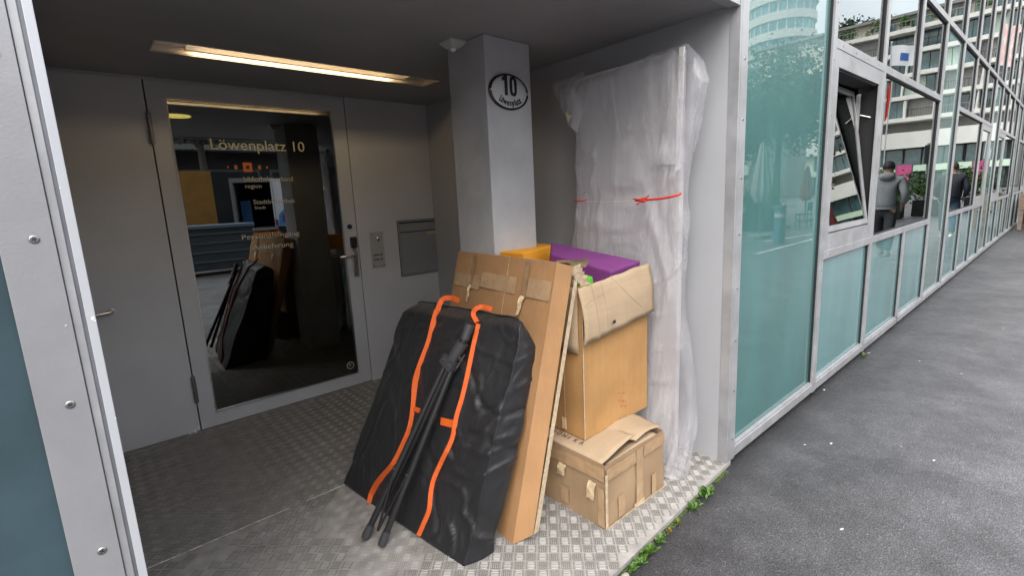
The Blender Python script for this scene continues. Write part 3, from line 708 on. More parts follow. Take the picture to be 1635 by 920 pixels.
# corner frame beside the recess
cf = MB(); cf.box(2.378, 2.392, FY-0.004, GY+0.02, 0.0, 2.255).box(2.400, 2.468, FY-0.002, GY-0.004, 0.0, TOP)
cf.build('corner_frame', M['alu'], fa, bevel=0.0015)
MB().box(2.392, 2.400, FY+0.010, GY+0.02, 0, 2.255).box(2.465, 2.480, FY+0.02, GY+0.03, 0, TOP).build('gasket', M['gasket'], fa)
for z in np.arange(0.12, 2.9, 0.27): screw(2.436, float(z), FY-0.0032)
panes = []
def pane(x0, x1, z0, z1, m, y=None, tilt=0):
    y = GY if y is None else y
    if y == GY: y = GY + random.uniform(0, 0.0015)
    dz = random.uniform(-1, 1)*0.0012; dx = random.uniform(-1, 1)*0.0012
    v = [(x0,y-dx-dz,z0),(x1,y+dx-dz,z0),(x1,y+dx+dz,z1),(x0,y-dx+dz,z1)]
    v2 = [(a, b+0.008, c) for a, b, c in v]
    return MB().hexa([v[0],v[1],v2[1],v2[0],v[3],v[2],v2[2],v2[3]]).build('glass_pane', m, fa)
# mullions
for i, x in enumerate(MXC):
    w2 = 0.034
    if i in wide_skip:
        segs = [(Z0, TL), (T1+TW, TOP)]
    else:
        segs = [(0.0, TOP)]
    for (a, b) in segs:
        if a == Z0: a = 0.075
        if i > 22 and a == 0.0: pass
        cap(x-w2, x+w2, a+(0.0005 if a else 0), b-0.0005, 'mullion', 0.0 if a == 0 else 0.0015); gask(x-w2, x+w2, a+0.009, b-0.009)
for z in list(np.arange(0.2, 2.9, 0.33)): screw(MXC[0]-0.004, float(z))
# transoms and panes, bay by bay
edges = [2.434]+MXC
for b in range(-1, len(MXC)-1):
    xa = 2.468 if b == -1 else MXC[b]+0.034
    xb = MXC[b+1]-0.034
    # base rail
    m = MB(); m.box(xa-0.0005, xb+0.0005, FY-0.002, GY+0.0, 0.012, 0.062); m.box(xa, xb, FY+0.006, GY, 0.0625, 0.076); m.box(xa, xb, FY+0.012, GY+0.02, -0.01, 0.0118)
    m.build('base_rail', M['alu'], fa, bevel=0.0015)
    m = MB(); m.box(xa, xb, FY-0.0005, GY-0.004, T2, T2+TW); m.build('transom', M['alu'], fa, bevel=0.0015); gask(xa+0.01, xb-0.01, T2, T2+TW)
    m = MB(); m.box(xa, xb, FY-0.0005, GY-0.004, 6.2, 6.26); m.build('transom', M['alu'], fa)
    pane(xa+0.001, xb-0.001, T2+TW, 6.2, M['glass'])
    if b <= 16: pane(xa+0.001, xb-0.001, 6.26, TOP, M['glass'])
    if b in tall:
        pane(xa+0.001, xb-0.001, 0.077, T2, M['frost'] if b == -1 else M['glass_tall'])
        continue
    # window band
    last = (b+1) in wide_skip
    first = b in wide_skip
    for z in (TL, T1):
        m = MB()
        xs = xa-0.034 if first and z == 99 else xa
        m.box((xa if not first else xa-0.0685), xb, FY-0.0005, GY-0.004, z, z+TW); m.build('transom', M['alu'], fa, bevel=0.0015)
        gask(xa+0.01, xb-0.01, z, z+TW)
    pane(xa+0.001, xb-0.001, 0.077, TL, M['frost_low'])
    pane(xa+0.001, xb-0.001, T1+TW, T2, M['glass'])
    if last:
        pane(xa+0.001, MXC[b+2]-0.035, TL+TW, T1, M['glass'])
    elif not first:
        if b == 0:
            continue
        wf = MB(); ox0, ox1, oz0, oz1 = xa+0.07, xb-0.07, TL+TW+0.12, T1-0.09
        wf.box(xa, ox0, FY+0.004, GY+0.01, TL+TW, T1).box(ox1, xb, FY+0.004, GY+0.01, TL+TW, T1).box(ox0, ox1, FY+0.004, GY+0.01, TL+TW, oz0).box(ox0, ox1, FY+0.004, GY+0.01, oz1, T1)
        wf.build('window_frame', M['alu'], fa)
        pane(ox0, ox1, oz0, oz1, M['glass'], GY-0.004)
for z in (TL+0.027, T1+0.027):
    for x in (3.84, 4.12, 4.40, 4.68, 5.1, 5.6, 6.4, 6.9): screw(x, z, FY-0.0017)
# open hopper window in the first band
xa, xb = MXC[0]+0.034, MXC[1]-0.034
win = MB().box(xa, 3.795, FY+0.003, GY+0.03, TL+TW, T1).box(4.762, xb, FY+0.003, FY+0.010, TL+TW, T1).box(3.795, 4.762, FY+0.003, GY+0.07, TL+TW, 1.092).box(3.795, 4.762, FY+0.003, GY+0.07, 2.152, T1).build('window_frame', M['alu'], fa)
MB().box(3.796, 3.802, FY+0.02, GY+0.12, 1.093, 2.151).box(4.80, 4.806, FY+0.012, GY+0.12, 1.093, 2.151).box(3.802, 4.752, FY+0.02, GY+0.12, 2.140, 2.151).box(3.802, 4.752, FY+0.02, GY+0.12, 1.093, 1.099).build('window_reveal', M['gasket'], win)
for x in (3.86, 4.68): screw(x, 1.03, FY+0.0018)
ang = R(8.5)
def T(u, v, w):     # sash coordinates: u along x, v up the tilted leaf, w outwards from it
    return (u, FY+0.004 + math.sin(ang)*v - math.cos(ang)*w*-1, 1.102 + math.cos(ang)*v + math.sin(ang)*w*-1)
def sbox(m, u0, u1, v0, v1, w0, w1, mi=0):
    return m.hexa([T(u0,v0,w0),T(u1,v0,w0),T(u1,v0,w1),T(u0,v0,w1),T(u0,v1,w0),T(u1,v1,w0),T(u1,v1,w1),T(u0,v1,w1)], mi)
sm = MB(); s0, s1, vh, q = 3.800, 4.752, 1.035, 0.040
sbox(sm, s0, s0+q, 0, vh, 0, 0.06); sbox(sm, s1-q, s1, 0, vh, 0, 0.06); sbox(sm, s0+q, s1-q, 0, q, 0, 0.06); sbox(sm, s0+q, s1-q, vh-q, vh, 0, 0.06)
sash = sm.build('sash', M['alu'], win)
gm = MB(); sbox(gm, s0+q, s1-q, q, vh-q, 0.008, 0.016); gm.build('sash_glass', M['glass'], win)
gm = MB(); sbox(gm, s1+0.0005, s1+0.004, 0.0, vh, 0.004, 0.05); sbox(gm, s0+q-0.008, s0+q, q, vh-q, -0.002, 0.0); gm.build('sash_seal', M['gasket'], win)
st_ = MB(); st_.tube([(4.79, FY+0.05, 1.92), T(4.755, 0.88, 0.04)], 0.006, 8); st_.box(4.735, 4.750, FY+0.11, FY+0.14, 1.25, 2.1); st_.build('stay_arm', M['steel'], win)
# room behind the glass
struct(boxo('room_floor', M['darkroom'], NX+0.05, 46, GY+0.25, 5.5, -0.05, 0.0))
struct(boxo('room_wall', M['darkroom'], NX+0.05, 46, 5.5, 5.6, 0.0, TOP))
struct(boxo('room_ceiling', M['darkroom'], NX+0.05, 46, GY+0.25, 5.5, 2.95, 3.03))
struct(boxo('room_ceiling', M['darkroom'], NX+0.05, 46, GY+0.25, 5.5, 6.15, 6.23))
struct(boxo('room_wall', M['darkroom'], 46, 46.1, GY-0.02, 5.6, 0, TOP))
bl = MB().box(2.49, 3.65, GY+0.03, GY+0.035, 0.08, 6.1); bl.build('backing_panel', M['darkroom'], fa)
struct(boxo('roof', M['alu_dark'], -8, 46, FY-0.05, 12, TOP, TOP+0.3))
# above the recess and left of it
up_ = MB(); up_.box(0.008, 2.3775, FY+0.0, FY+0.05, CZ-0.01, CZ+0.07); up_.build('lintel', M['alu'], fa, bevel=0.002)
for i in range(7):
    xa = 2.37-1.2*(i+1)+0.034; xb = 2.37-1.2*i-0.034
    if i < 2: pane(max(xa, 0.05) if i < 2 else xa, xb, CZ+0.0705, T2, M['glass'])
    else: pane(xa, xb, 2.6, T2, M['glass'])
    m = MB(); m.box(xa, xb, FY, GY-0.004, T2, T2+TW); m.build('transom', M['alu'], fa)
    pane(xa, xb, T2+TW, 6.2, M['glass']); pane(xa, xb, 6.26, TOP, M['glass'])
    m = MB(); m.box(xa, xb, FY, GY-0.004, 6.2, 6.26); m.build('transom', M['alu'], fa)
    m = MB(); m.box(xb, xb+0.068, FY+0.001, GY-0.004, CZ+0.0705 if i < 2 else 2.6, TOP); m.build('mullion', M['alu'], fa)
struct(boxo('room_wall', M['darkroom'], -8, NX+0.04, GY+0.03, GY+0.06, CZ+0.13, TOP))
# left jamb
la = MB(); la.box(-0.0875, -0.0228, FY, FY+0.006, 0.0, 2.6)
jl = la.build('jamb_plate', mat('scratched_grey_plate', (0.28, 0.28, 0.293), rough=0.42, metal=0.3, var=0.10, vscale=6, bump=0.05, bscale=200), fa, bevel=0.0012)
MB().box(-0.0218, -0.0105, FY+0.004, FY+0.03, 0, 2.6).build('jamb_groove', M['alu'], fa, bevel=0.001)
MB().box(-0.0104, -0.0050, FY+0.006, FY+0.04, 0, 2.6).build('jamb_seal', M['alu_dark'], fa)
MB().box(-0.0049, 0.0078, FY-0.001, FY+0.03, 0, 2.6).build('jamb_edge', mat('pale_jamb_edge', (0.44, 0.455, 0.48), rough=0.35, metal=0.2, var=0.05), fa, bevel=0.0012)
for z in (0.565, 0.843, 1.118, 1.394, 1.67, 1.95): screw(-0.0465, z, FY-0.0012)
pm = MB().box(-1.25, -0.088, FY+0.006, FY+0.014, 0.07, 2.6).build('glass_pane', M['frost_dark'], fa)
for k in range(6): boxo('backing_panel', M['frost_dark'], -1.3-1.2*(k+1), -1.3-1.2*k-0.07, FY+0.006, FY+0.03, 0.07, 2.6, fa)
MB().box(-8, -0.0885, FY-0.001, FY+0.02, 0, 0.069).build('base_rail', M['alu'], fa)
struct(boxo('room_wall', M['darkroom'], -8, -0.061, FY+0.031, FY+0.08, 0, 3.0))

chips([(105, 520, 0.0014), (148, 508, 0.0028), (151, 512, 0.0018), (184, 668, 0.0012), (96, 300, 0.0011)], FY-0.0016, fa)
# ------------------------------------------------------------------ leaning flat carton
def lerp(a, b, t): return Vector(a)*(1-t)+Vector(b)*t
def bil(a, b, c, d, u, v):      # a,b bottom ; c,d top (c above a)
    return lerp(lerp(a, b, u), lerp(c, d, u), v)
CA = Vector((1.174, 1.417, 0.0)); TA = Vector((1.483, 1.404, 1.155)); TB = Vector((1.573, 2.232, 1.155)); CB = CA+(TB-TA)
CB.z = 0.0
OFF = (onz(851, 855, 0.035)-CA); OFFT = Vector((0.092, -0.006, -0.028))
ca = thing('flat_carton', 'tall flat brown cardboard carton leaning behind the black bag', 'cardboard box', (1.2, 1.85, 0))
def panel(a, b, c, d, nu, nv, wob=0.0, seed=0):
    P = []
    n = (Vector(b)-Vector(a)).cross(Vector(c)-Vector(a)).normalized()
    for i in range(nv+1):
        row = []
        for j in range(nu+1):
            u, v = j/nu, i/nv
            p = bil(a, b, c, d, u, v)
            k = wob*min(1, 6*min(u, 1-u)+0.2)*min(1, 6*min(v, 1-v)+0.2)
            row.append(p+n*k*noise.noise(p*6+Vector((seed, 0, 0))))
        P.append(row)
    return grid_mesh(P)
CA2, TA2, CB2, TB2 = CA+OFF, TA+OFFT, CB+OFF, TB+OFFT
m = panel(CB, CA, TB, TA, 24, 30, 0.006, 3)
m.build('front_panel', M['cardA'], ca)
m = panel(CA, CA2, TA, TA2, 4, 30, 0.0025, 5)
m.build('side_panel', M['cardA'], ca)
m = panel(CA2, CB2, TA2, TB2, 10, 20, 0.004, 8); m.build('rear_panel', M['cardA'], ca)
m = MB(); m.quad(CB, CB2, TB2, TB); m.build('side_panel', M['cardA'], ca)
m = MB(); m.quad(CA, CB, CB2, CA2); m.build('bottom_panel', M['cardA'], ca)
# top closed by a crumpled flap and a torn strip
m = panel(TB, TA, TB2+Vector((0, 0, 0.01)), TA2+Vector((0, -0.0, 0.012)), 20, 4, 0.012, 2); m.build('top_flap', M['cardL'], ca)
q = TA-TB
m = panel(TA2+Vector((-0.03, 0.06, 0.0)), TA2+Vector((0.06, -0.02, -0.01)), TA2+Vector((-0.05, 0.05, 0.028)), TA2+Vector((0.05, -0.05, 0.03)), 8, 3, 0.02, 12)
# ragged torn corner of the flap
m.build('torn_flap', M['cardL'], ca)
tf = MB()
r0 = TA2+Vector((0.0, 0.02, -0.01))
for k in range(6):
    a = r0+Vector((0.008*k, -0.004*k, -0.012*k)); tf.quad(a, a+Vector((0.03+0.01*random.random(), -0.035, 0.02-0.01*k*0.6)), a+Vector((0.035, -0.03, -0.015)), a+Vector((0.004, 0.0, -0.024)))
tf.build('torn_paper', M['cardE'], ca)
# pale strip: the folded rear edge of the side
q1 = panel(CA2+Vector((0.001, -0.004, 0)), CA2+Vector((0.03, -0.004, 0.006)), TA2+Vector((0.001, -0.004, -0.06)), TA2+Vector((0.022, -0.004, -0.07)), 2, 24, 0.003, 4); q1.build('folded_edge', M['cardE'], ca)
nrm = ((CA-CB).cross(TB-CB)).normalized()
if nrm.x > 0: nrm = -nrm
def onface(u, v, o=0.0035): return bil(CB, CA, TB, TA, u, v)+nrm*o
def facepatch(u0, u1, v0, v1, m, name, par=ca, o=0.0052, nu=8, nv=3, wob=0.001):
    P = [[onface(u0+(u1-u0)*j/nu, v0+(v1-v0)*i/nv, o)+nrm*wob*noise.noise(Vector((j*0.9, i*1.3, u0*9))) for j in range(nu+1)] for i in range(nv+1)]
    return grid_mesh(P).build(name, m, par)
facepatch(0.02, 0.33, 0.845, 0.905, M['tape2'], 'tape_strip')
facepatch(0.335, 0.70, 0.86, 0.925, M['tape2'], 'tape_strip')
facepatch(0.80, 0.995, 0.86, 0.93, M['tape2'], 'tape_strip')
for (u, w_) in ((0.215, 0.035), (0.755, 0.045)):
    facepatch(u, u+w_, 0.86, 0.99, M['tape'], 'tape_strip', o=0.0075)
    P = []
    for i in range(9):
        v = 0.86-0.075*i/8; l = 0.006+0.012*math.sin(PI*min(1, i/8*0.8)); s_ = w_*(1-0.45*i/8)
        P.append([onface(u+w_/2-s_/2+0.012*i/8*(-1 if u > 0.5 else 0.3)+s_*j/4, v, l+0.004*math.sin(j*1.5+i)) for j in range(5)])
    grid_mesh(P).build('peeled_tape', M['tapew'], ca)
# vertical score lines, pressed into the board: thin raised beads
for u in (0.13, 0.60, 0.78):
    P = [onface(u, v/20, 0.0042) for v in range(0, 21)]
    MB().tube(P, 0.0011, 5).build('crease', M['cardE'] if u == 0.60 else M['cardA'], ca)

# ------------------------------------------------------------------ low carton
BX0, BX1, BY0, BY1, BZ = 1.520, 1.975, 1.200, 1.62, 0.300
lo = thing('low_carton', 'battered brown carton patched with tape at the bottom of the stack', 'cardboard box', (1.75, 1.4, 0))
def skew(z): return 0.010*z/BZ     # slight lean and bulge
def bp_(x, y, z): return Vector((x-0.01*z/BZ*(0 if x < 1.7 else 1), y+0.0*z, z))
m = panel(bp_(BX0,BY0,0.001), bp_(BX1,BY0,0.001), bp_(BX0,BY0,BZ), bp_(BX1,BY0,BZ), 20, 12, 0.010, 21); fpl = m.build('front_panel', M['cardC'], lo)
m = panel(bp_(BX0,BY1,0.001), bp_(BX0,BY0,0.001), bp_(BX0,BY1,BZ+0.01), bp_(BX0,BY0,BZ), 20, 12, 0.010, 22); m.build('side_panel', M['cardC'], lo)
m = panel(bp_(BX1,BY0,0.001), bp_(BX1,BY1,0.001), bp_(BX1,BY0,BZ), bp_(BX1,BY1,BZ), 10, 8, 0.008, 23); m.build('side_panel', M['cardC'], lo)
m = panel(bp_(BX1,BY1,0.001), bp_(BX0,BY1,0.001), bp_(BX1,BY1,BZ), bp_(BX0,BY1,BZ), 10, 8, 0.008, 24); m.build('rear_panel', M['cardC'], lo)
MB().box(BX0+0.004, BX1-0.004, BY0+0.004, BY1, 0.0008, 0.004).build('bottom_panel', M['cardC'], lo)
MB().box(BX0+0.02, BX1-0.02, BY0+0.02, BY1-0.02, 0.004, 0.20).build('contents', M['gasket'], lo)
def thick(P, t, name, m, par, edge=None):
    """a bent sheet with thickness and pale cut edges"""
    P = [[Vector(p) for p in r] for r in P]; h = len(P); wd = len(P[0])
    mb = grid_mesh(P)
    Q = [[p-Vector((0, 0, t)) for p in r] for r in P]
    base = len(mb.v); mb.v += [tuple(p) for r in Q for p in r]
    for i in range(h-1):
        for j in range(wd-1):
            mb.f.append((base+i*wd+j, base+(i+1)*wd+j, base+(i+1)*wd+j+1, base+i*wd+j+1)); mb.mi.append(0); mb.sm.append(True)
    ring = [(0, j) for j in range(wd)]+[(i, wd-1) for i in range(1, h)]+[(h-1, j) for j in range(wd-2, -1, -1)]+[(i, 0) for i in range(h-2, 0, -1)]
    for k in range(len(ring)):
        a = ring[k]; b = ring[(k+1) % len(ring)]; ia = a[0]*wd+a[1]; ib = b[0]*wd+b[1]
        mb.f.append((ia, base+ia, base+ib, ib)); mb.mi.append(1); mb.sm.append(False)
    return mb.build(name, [m, edge or M['cardE']], par)
def sheetP(a, b, c, d, nu, nv, wob, seed, sag=0.0, rag=0.0):
    P = []
    for i in range(nv+1):
        row = []
        for j in range(nu+1):
            u, v = j/nu, i/nv
            vv = v
            if rag and i == nv: vv = v+rag*noise.noise(Vector((j*0.8, seed, 3)))
            p = bil(a, b, c, d, u, vv)
            p.z += wob*noise.noise(p*7+Vector((seed, 0, 0)))+sag*math.sin(PI*v)
            row.append(p)
        P.append(row)
    return P
# left lid flap: hinged on the left edge, lying over the top, its free front edge lifted and torn
thick(sheetP((BX0,BY1,BZ+0.012),(BX0+0.003,BY0+0.02,BZ+0.003),(BX0+0.31,BY1,BZ+0.004),(BX0+0.27,BY0+0.045,BZ+0.026), 14, 10, 0.008, 31, 0.0, 0.07), 0.004, 'lid_flap', M['cardL'], lo)
thick(sheetP((BX0+0.03,BY0+0.006,BZ-0.002),(BX1-0.06,BY0+0.004,BZ-0.002),(BX0+0.05,BY0+0.10,BZ-0.075),(BX1-0.03,BY0+0.11,BZ-0.012), 14, 5, 0.006, 33, 0.0, 0.05), 0.004, 'lid_flap', M['cardL'], lo)
thick(sheetP((BX1+0.008,BY0+0.020,BZ+0.008),(BX1+0.035,BY0+0.24,BZ+0.012),(BX1-0.20,BY0+0.022,BZ+0.012),(BX1-0.25,BY0+0.20,BZ+0.008), 10, 10, 0.006, 34, 0.018, 0.04), 0.004, 'lid_flap', M['cardL'], lo)

def fp(x, z, o=0.004): return Vector((x, BY0-o-0.004, z))
def front_tape(x0, x1, z0, z1, mtl=None, rot=0):
    P = [[fp(x0+(x1-x0)*j/4+rot*i/6, z0+(z1-z0)*i/6, 0.004+0.0015*noise.noise(Vector((j, i, x0*20)))) for j in range(5)] for i in range(7)]
    return grid_mesh(P).build('tape_strip', mtl or M['tape2'], lo)
front_tape(1.735, 1.79, 0.012, 0.292, M['tape2']); front_tape(BX0, 1.732, 0.228, 0.285); front_tape(1.795, BX1-0.01, 0.235, 0.29)
front_tape(1.60, 1.65, 0.02, 0.12); front_tape(1.86, 1.895, 0.015, 0.115); front_tape(1.72, 1.80, 0.004, 0.03, M['tapew'])
def sp(y, z, o=0.004): return Vector((BX0-o-0.004, y, z))
def side_tape(y0, y1, z0, z1, mtl=None, rot=0):
    P = [[sp(y0+(y1-y0)*j/4+rot*i/6, z0+(z1-z0)*i/6, 0.004+0.0015*noise.noise(Vector((j, i, y0*20)))) for j in range(5)] for i in range(7)]
    return grid_mesh(P).build('tape_strip', mtl or M['tape2'], lo)
side_tape(BY1-0.03, BY0+0.0, 0.225, 0.29); side_tape(1.455, 1.405, 0.03, 0.11); side_tape(BY0+0.035, BY0-0.0, 0.01, 0.19, M['tape2'])
for (y, z, w_, l_) in ((1.435, 0.222, 0.045, 0.06), (1.262, 0.205, 0.042, 0.085)):
    P = []
    for i in range(8):
        a = i/7
        P.append([sp(y+w_*(j/3-0.5)+0.012*a, z-l_*a, 0.005+0.009*math.sin(PI*a*0.8)+0.003*math.sin(j*2+i)) for j in range(4)])
    grid_mesh(P).build('peeled_tape', M['tapew'], lo)
# frayed bottom edge
P = [[Vector((BX0+(BX1-BX0)*j/24, BY0-0.006-0.006*abs(noise.noise(Vector((j*0.7, 0, 0)))), z)) for j in range(25)] for z in (0.0015, 0.012)]
grid_mesh(P).build('frayed_edge', M['cardE'], lo)
P = [[Vector((BX0-0.007, BY0-0.006, z)), Vector((BX0+0.002, BY0-0.0095, z)), Vector((BX0+0.010, BY0-0.007, z))] for z in np.linspace(0.003, BZ-0.04, 12)]
grid_mesh(P).build('corner_edge', M['cardE'], lo)
for k, (ch_, xx) in enumerate((('H', 0), ('O', 1), ('N', 2), ('I', 3), ('K', 4), ('A', 5))):
    mt = Matrix.Translation((BX0+0.05, BY0+0.17+0.035*(5-k)+0.02, BZ+0.0145)) @ Matrix.Rotation(R(-84), 4, 'Z')
    text(ch_, 0.040, Matrix.Translation((0, 0, 0.001)) @ mt, M['ink'], lo, 'handwriting', 0.0004, sx=0.8)

# ------------------------------------------------------------------ tall carton on top
UX0, UX1, UY0, UY1, UZ0, UZ1 = 1.612, 2.112, 1.385, 1.86, 0.318, 1.035
uc = thing('tall_carton', 'tall open brown carton full of coloured foam standing on the low one', 'cardboard box', (1.86, 1.62, UZ0))
m = panel((UX0,UY0,UZ0),(UX1,UY0,UZ0),(UX0,UY0,UZ1),(UX1,UY0,UZ1), 20, 26, 0.010, 41); m.build('front_panel', M['cardB'], uc)
m = panel((UX0,UY1,UZ0),(UX0,UY0,UZ0),(UX0,UY1,UZ1),(UX0,UY0,UZ1), 20, 26, 0.010, 42); m.build('side_panel', M['cardB'], uc)
m = panel((UX1,UY0,UZ0),(UX1,UY1,UZ0),(UX1,UY0,UZ1),(UX1,UY1,UZ1), 12, 20, 0.008, 43); m.build('side_panel', M['cardB'], uc)
m = panel((UX1,UY1,UZ0),(UX0,UY1,UZ0),(UX1,UY1,UZ1),(UX0,UY1,UZ1), 12, 20, 0.008, 44); m.build('rear_panel', M['cardB'], uc)
MB().box(UX0+0.002, UX1-0.002, UY0+0.002, UY1-0.002, UZ0-0.004, UZ0+0.004).build('bottom_panel', M['cardB'], uc)
MB().box(UX0+0.01, UX1-0.01, UY0+0.01, UY1-0.01, 0.85, 0.86).build('inner_floor', M['cardB'], uc)
# front flap folded outwards and hanging down
a = ony(925, 462, 1.372); b = ony(1037, 420, 1.378); c = ony(935, 552, 1.338); d_ = ony(1044, 497, 1.345)
def vthick(P, t, name, m, par, dirv=(0, 1, 0)):
    P2 = [[Vector(p) for p in r] for r in P]; h = len(P2); wd = len(P2[0]); mb = grid_mesh(P2); base = len(mb.v)
    mb.v += [tuple(p+Vector(dirv)*t) for r in P2 for p in r]
    for i in range(h-1):
        for j in range(wd-1):
            mb.f.append((base+i*wd+j, base+(i+1)*wd+j, base+(i+1)*wd+j+1, base+i*wd+j+1)); mb.mi.append(0); mb.sm.append(True)
    ring = [(0, j) for j in range(wd)]+[(i, wd-1) for i in range(1, h)]+[(h-1, j) for j in range(wd-2, -1, -1)]+[(i, 0) for i in range(h-2, 0, -1)]
    for k in range(len(ring)):
        p = ring[k]; q = ring[(k+1) % len(ring)]; ia = p[0]*wd+p[1]; ib = q[0]*wd+q[1]
        mb.f.append((ia, base+ia, base+ib, ib)); mb.mi.append(1); mb.sm.append(False)
    return mb.build(name, [m, M['cardE']], par)
P = []
for i in range(11):
    row = []
    for j in range(19):
        u, v = j/18, i/10
        p = bil(a, b, c, d_, u, v)
        if i == 0: p.z += 0.005*noise.noise(Vector((j*0.33, 1, 2)))
        if i == 10: p.z += 0.004*noise.noise(Vector((j*0.6, 5, 2)))
        p.y += 0.008*noise.noise(p*9)-0.010*math.sin(PI*v)
        # the folded score near its left side
        if 2 <= j <= 4: p.y += 0.004*(-1)**j
        row.append(p)
    P.append(row)
vthick(P, 0.005, 'hanging_flap', M['cardL'], uc)
def flapc(pts):
    out_ = []
    for u, v in pts:
        i = min(10, max(0, v*10)); j = min(18, max(0, u*18)); i0, j0 = int(i), int(j); i1, j1 = min(i0+1, 10), min(j0+1, 18)
        out_.append(lerp(lerp(P[i0][j0], P[i0][j1], j-j0), lerp(P[i1][j0], P[i1][j1], j-j0), i-i0)-Vector((0, 0.0008, 0)))
    return out_
def seg(a_, b_, n=14): return [(a_[0]+(b_[0]-a_[0])*k/n, a_[1]+(b_[1]-a_[1])*k/n) for k in range(n+1)]
for a_, b_ in (((0.15, 0.02), (0.17, 0.97)), ((0.27, 0.02), (0.30, 0.95)), ((0.15, 0.25), (0.30, 0.24)), ((0.02, 0.32), (0.15, 0.25))): MB().tube(flapc(seg(a_, b_)), 0.0011, 5).build('crease', M['cardL'], uc)
for a_, b_ in (((0.42, 0.0), (0.62, 0.45)), ((0.62, 0.45), (0.80, 0.78)), ((0.55, 0.12), (0.40, 0.30)), ((0.30, 0.24), (0.42, 0.0))): MB().tube(flapc(seg(a_, b_)), 0.0009, 5).build('crease', M['cardE'], uc)
MB().ellip(tuple(ony(981, 514, 1.330)), (0.012, 0.002, 0.009), 14, 6).build('tear_hole', M['gasket'], uc)
# left flap squeezed down between the cartons
a = ony(905, 470, 1.46); P = []
for i in range(9):
    z = 1.03-0.30*i/8
    P.append([Vector((UX0-0.012-0.004*math.sin(j*1.3), UY0+0.015+0.04*j, z+0.01*noise.noise(Vector((j*0.9, i, 7))))) for j in range(5)])
vthick(P, 0.004, 'side_flap', M['cardL'], uc, (-1, 0, 0))
# standing ragged flap remnants at the opening
P = [[Vector((UX0-0.008+0.012*noise.noise(Vector((j*0.8, i*0.9, 4))), UY0+0.02+0.05*j, UZ1-0.01+0.035*i+0.02*noise.noise(Vector((j*1.1, i, 9))))) for j in range(6)] for i in range(3)]
vthick(P, 0.004, 'torn_flap', M['cardL'], uc, (-1, 0, 0))
# red print, flaps of tape, scores
for k, (x, z, s, n_) in enumerate(((989, 632, 0.012, 3), (990, 643, 0.010, 2), (993, 634, 0.008, 3))): pass
pr = MB()
for (px, py, w_, h_) in ((988,629,5,2),(996,628,4,3),(991,635,3,2),(989,641,4,4),(994,642,7,3),(999,641,3,2),(992,650,4,4),(998,650,5,4)):
    q = ony(px, py, UY0-0.006); pr.box(q.x, q.x+w_*0.0022, UY0-0.0064, UY0-0.0060, q.z, q.z+h_*0.0022)
pr.build('red_print', M['redink'], uc)
q0 = ony(989, 676, UY0-0.006); q1 = ony(1001, 662, UY0-0.006)
MB().box(q0.x, q1.x, UY0-0.0068, UY0-0.0062, q0.z-0.008, q1.z).build('tape_strip', M['tape'], uc)
for y in (1.50, 1.56, 1.66): MB().tube([(UX0-0.004, y, UZ0+0.01), (UX0-0.0045, y, UZ0+0.35), (UX0-0.004, y, UZ1-0.2)], 0.0013, 5).build('crease', M['cardE'], uc)
MB().box(UX0-0.012, UX0-0.008, 1.49, 1.515, UZ0+0.02, UZ0+0.075).build('peeled_tape', M['tapew'], uc)
MB().tube([(UX0-0.002, UY0-0.002, UZ0), (UX0-0.003, UY0-0.003, UZ0+0.4), (UX0-0.002, UY0-0.002, UZ1-0.1)], 0.003, 6).build('corner_edge', M['cardE'], uc)

# foam blocks in the open carton
def block(name, F, Rr, BR, depth, m, label, cat):
    F, Rr, BR = Vector(F), Vector(Rr), Vector(BR); pn = (Rr-F).cross(BR-Rr).normalized(); rd = ray(880, 405.0); BL = CAM+rd*((F-CAM).dot(pn)/rd.dot(pn))
    n = (Rr-F).cross(BR-Rr).normalized()
    if n.z < 0: n = -n
    q = [F, Rr, BR, BL]; lowq = [x-n*depth for x in q]
    o = MB().hexa(lowq+q).build(name, m, None, bevel=0.008); tag(o, label, cat); return o
block('purple_block', (1.845, 1.400, 1.068), (2.118, 1.425, 1.085), (1.95, 1.885, 1.181), 0.17, M['purple'], 'purple foam block sticking out of the tall open carton', 'foam block')
pts = [onz(792, 401.5, 1.148), onz(835.5, 405, 1.148), onz(886, 391, 1.148), onz(842.6, 387, 1.148)]
OB = MB(); OB.hexa([Vector((p.x, p.y, p.z-0.16)) for p in pts]+pts); o = OB.build('orange_block', M['orangefoam'], None, bevel=0.004); tag(o, 'bright orange foam block in the tall carton beside the purple one', 'foam block')
g0 = ony(938, 455, 1.41); 
GB = MB().hexa([(1.630,1.40,0.9),(1.74,1.40,0.9),(1.74,1.55,0.9),(1.63,1.55,0.9),(1.625,1.395,1.045),(1.70,1.395,1.065),(1.70,1.53,1.085),(1.625,1.55,1.06)])
o = GB.build('green_block', M['greenfoam'], None, bevel=0.003); tag(o, 'bright green foam block wedged at the left corner of the tall carton', 'foam block')

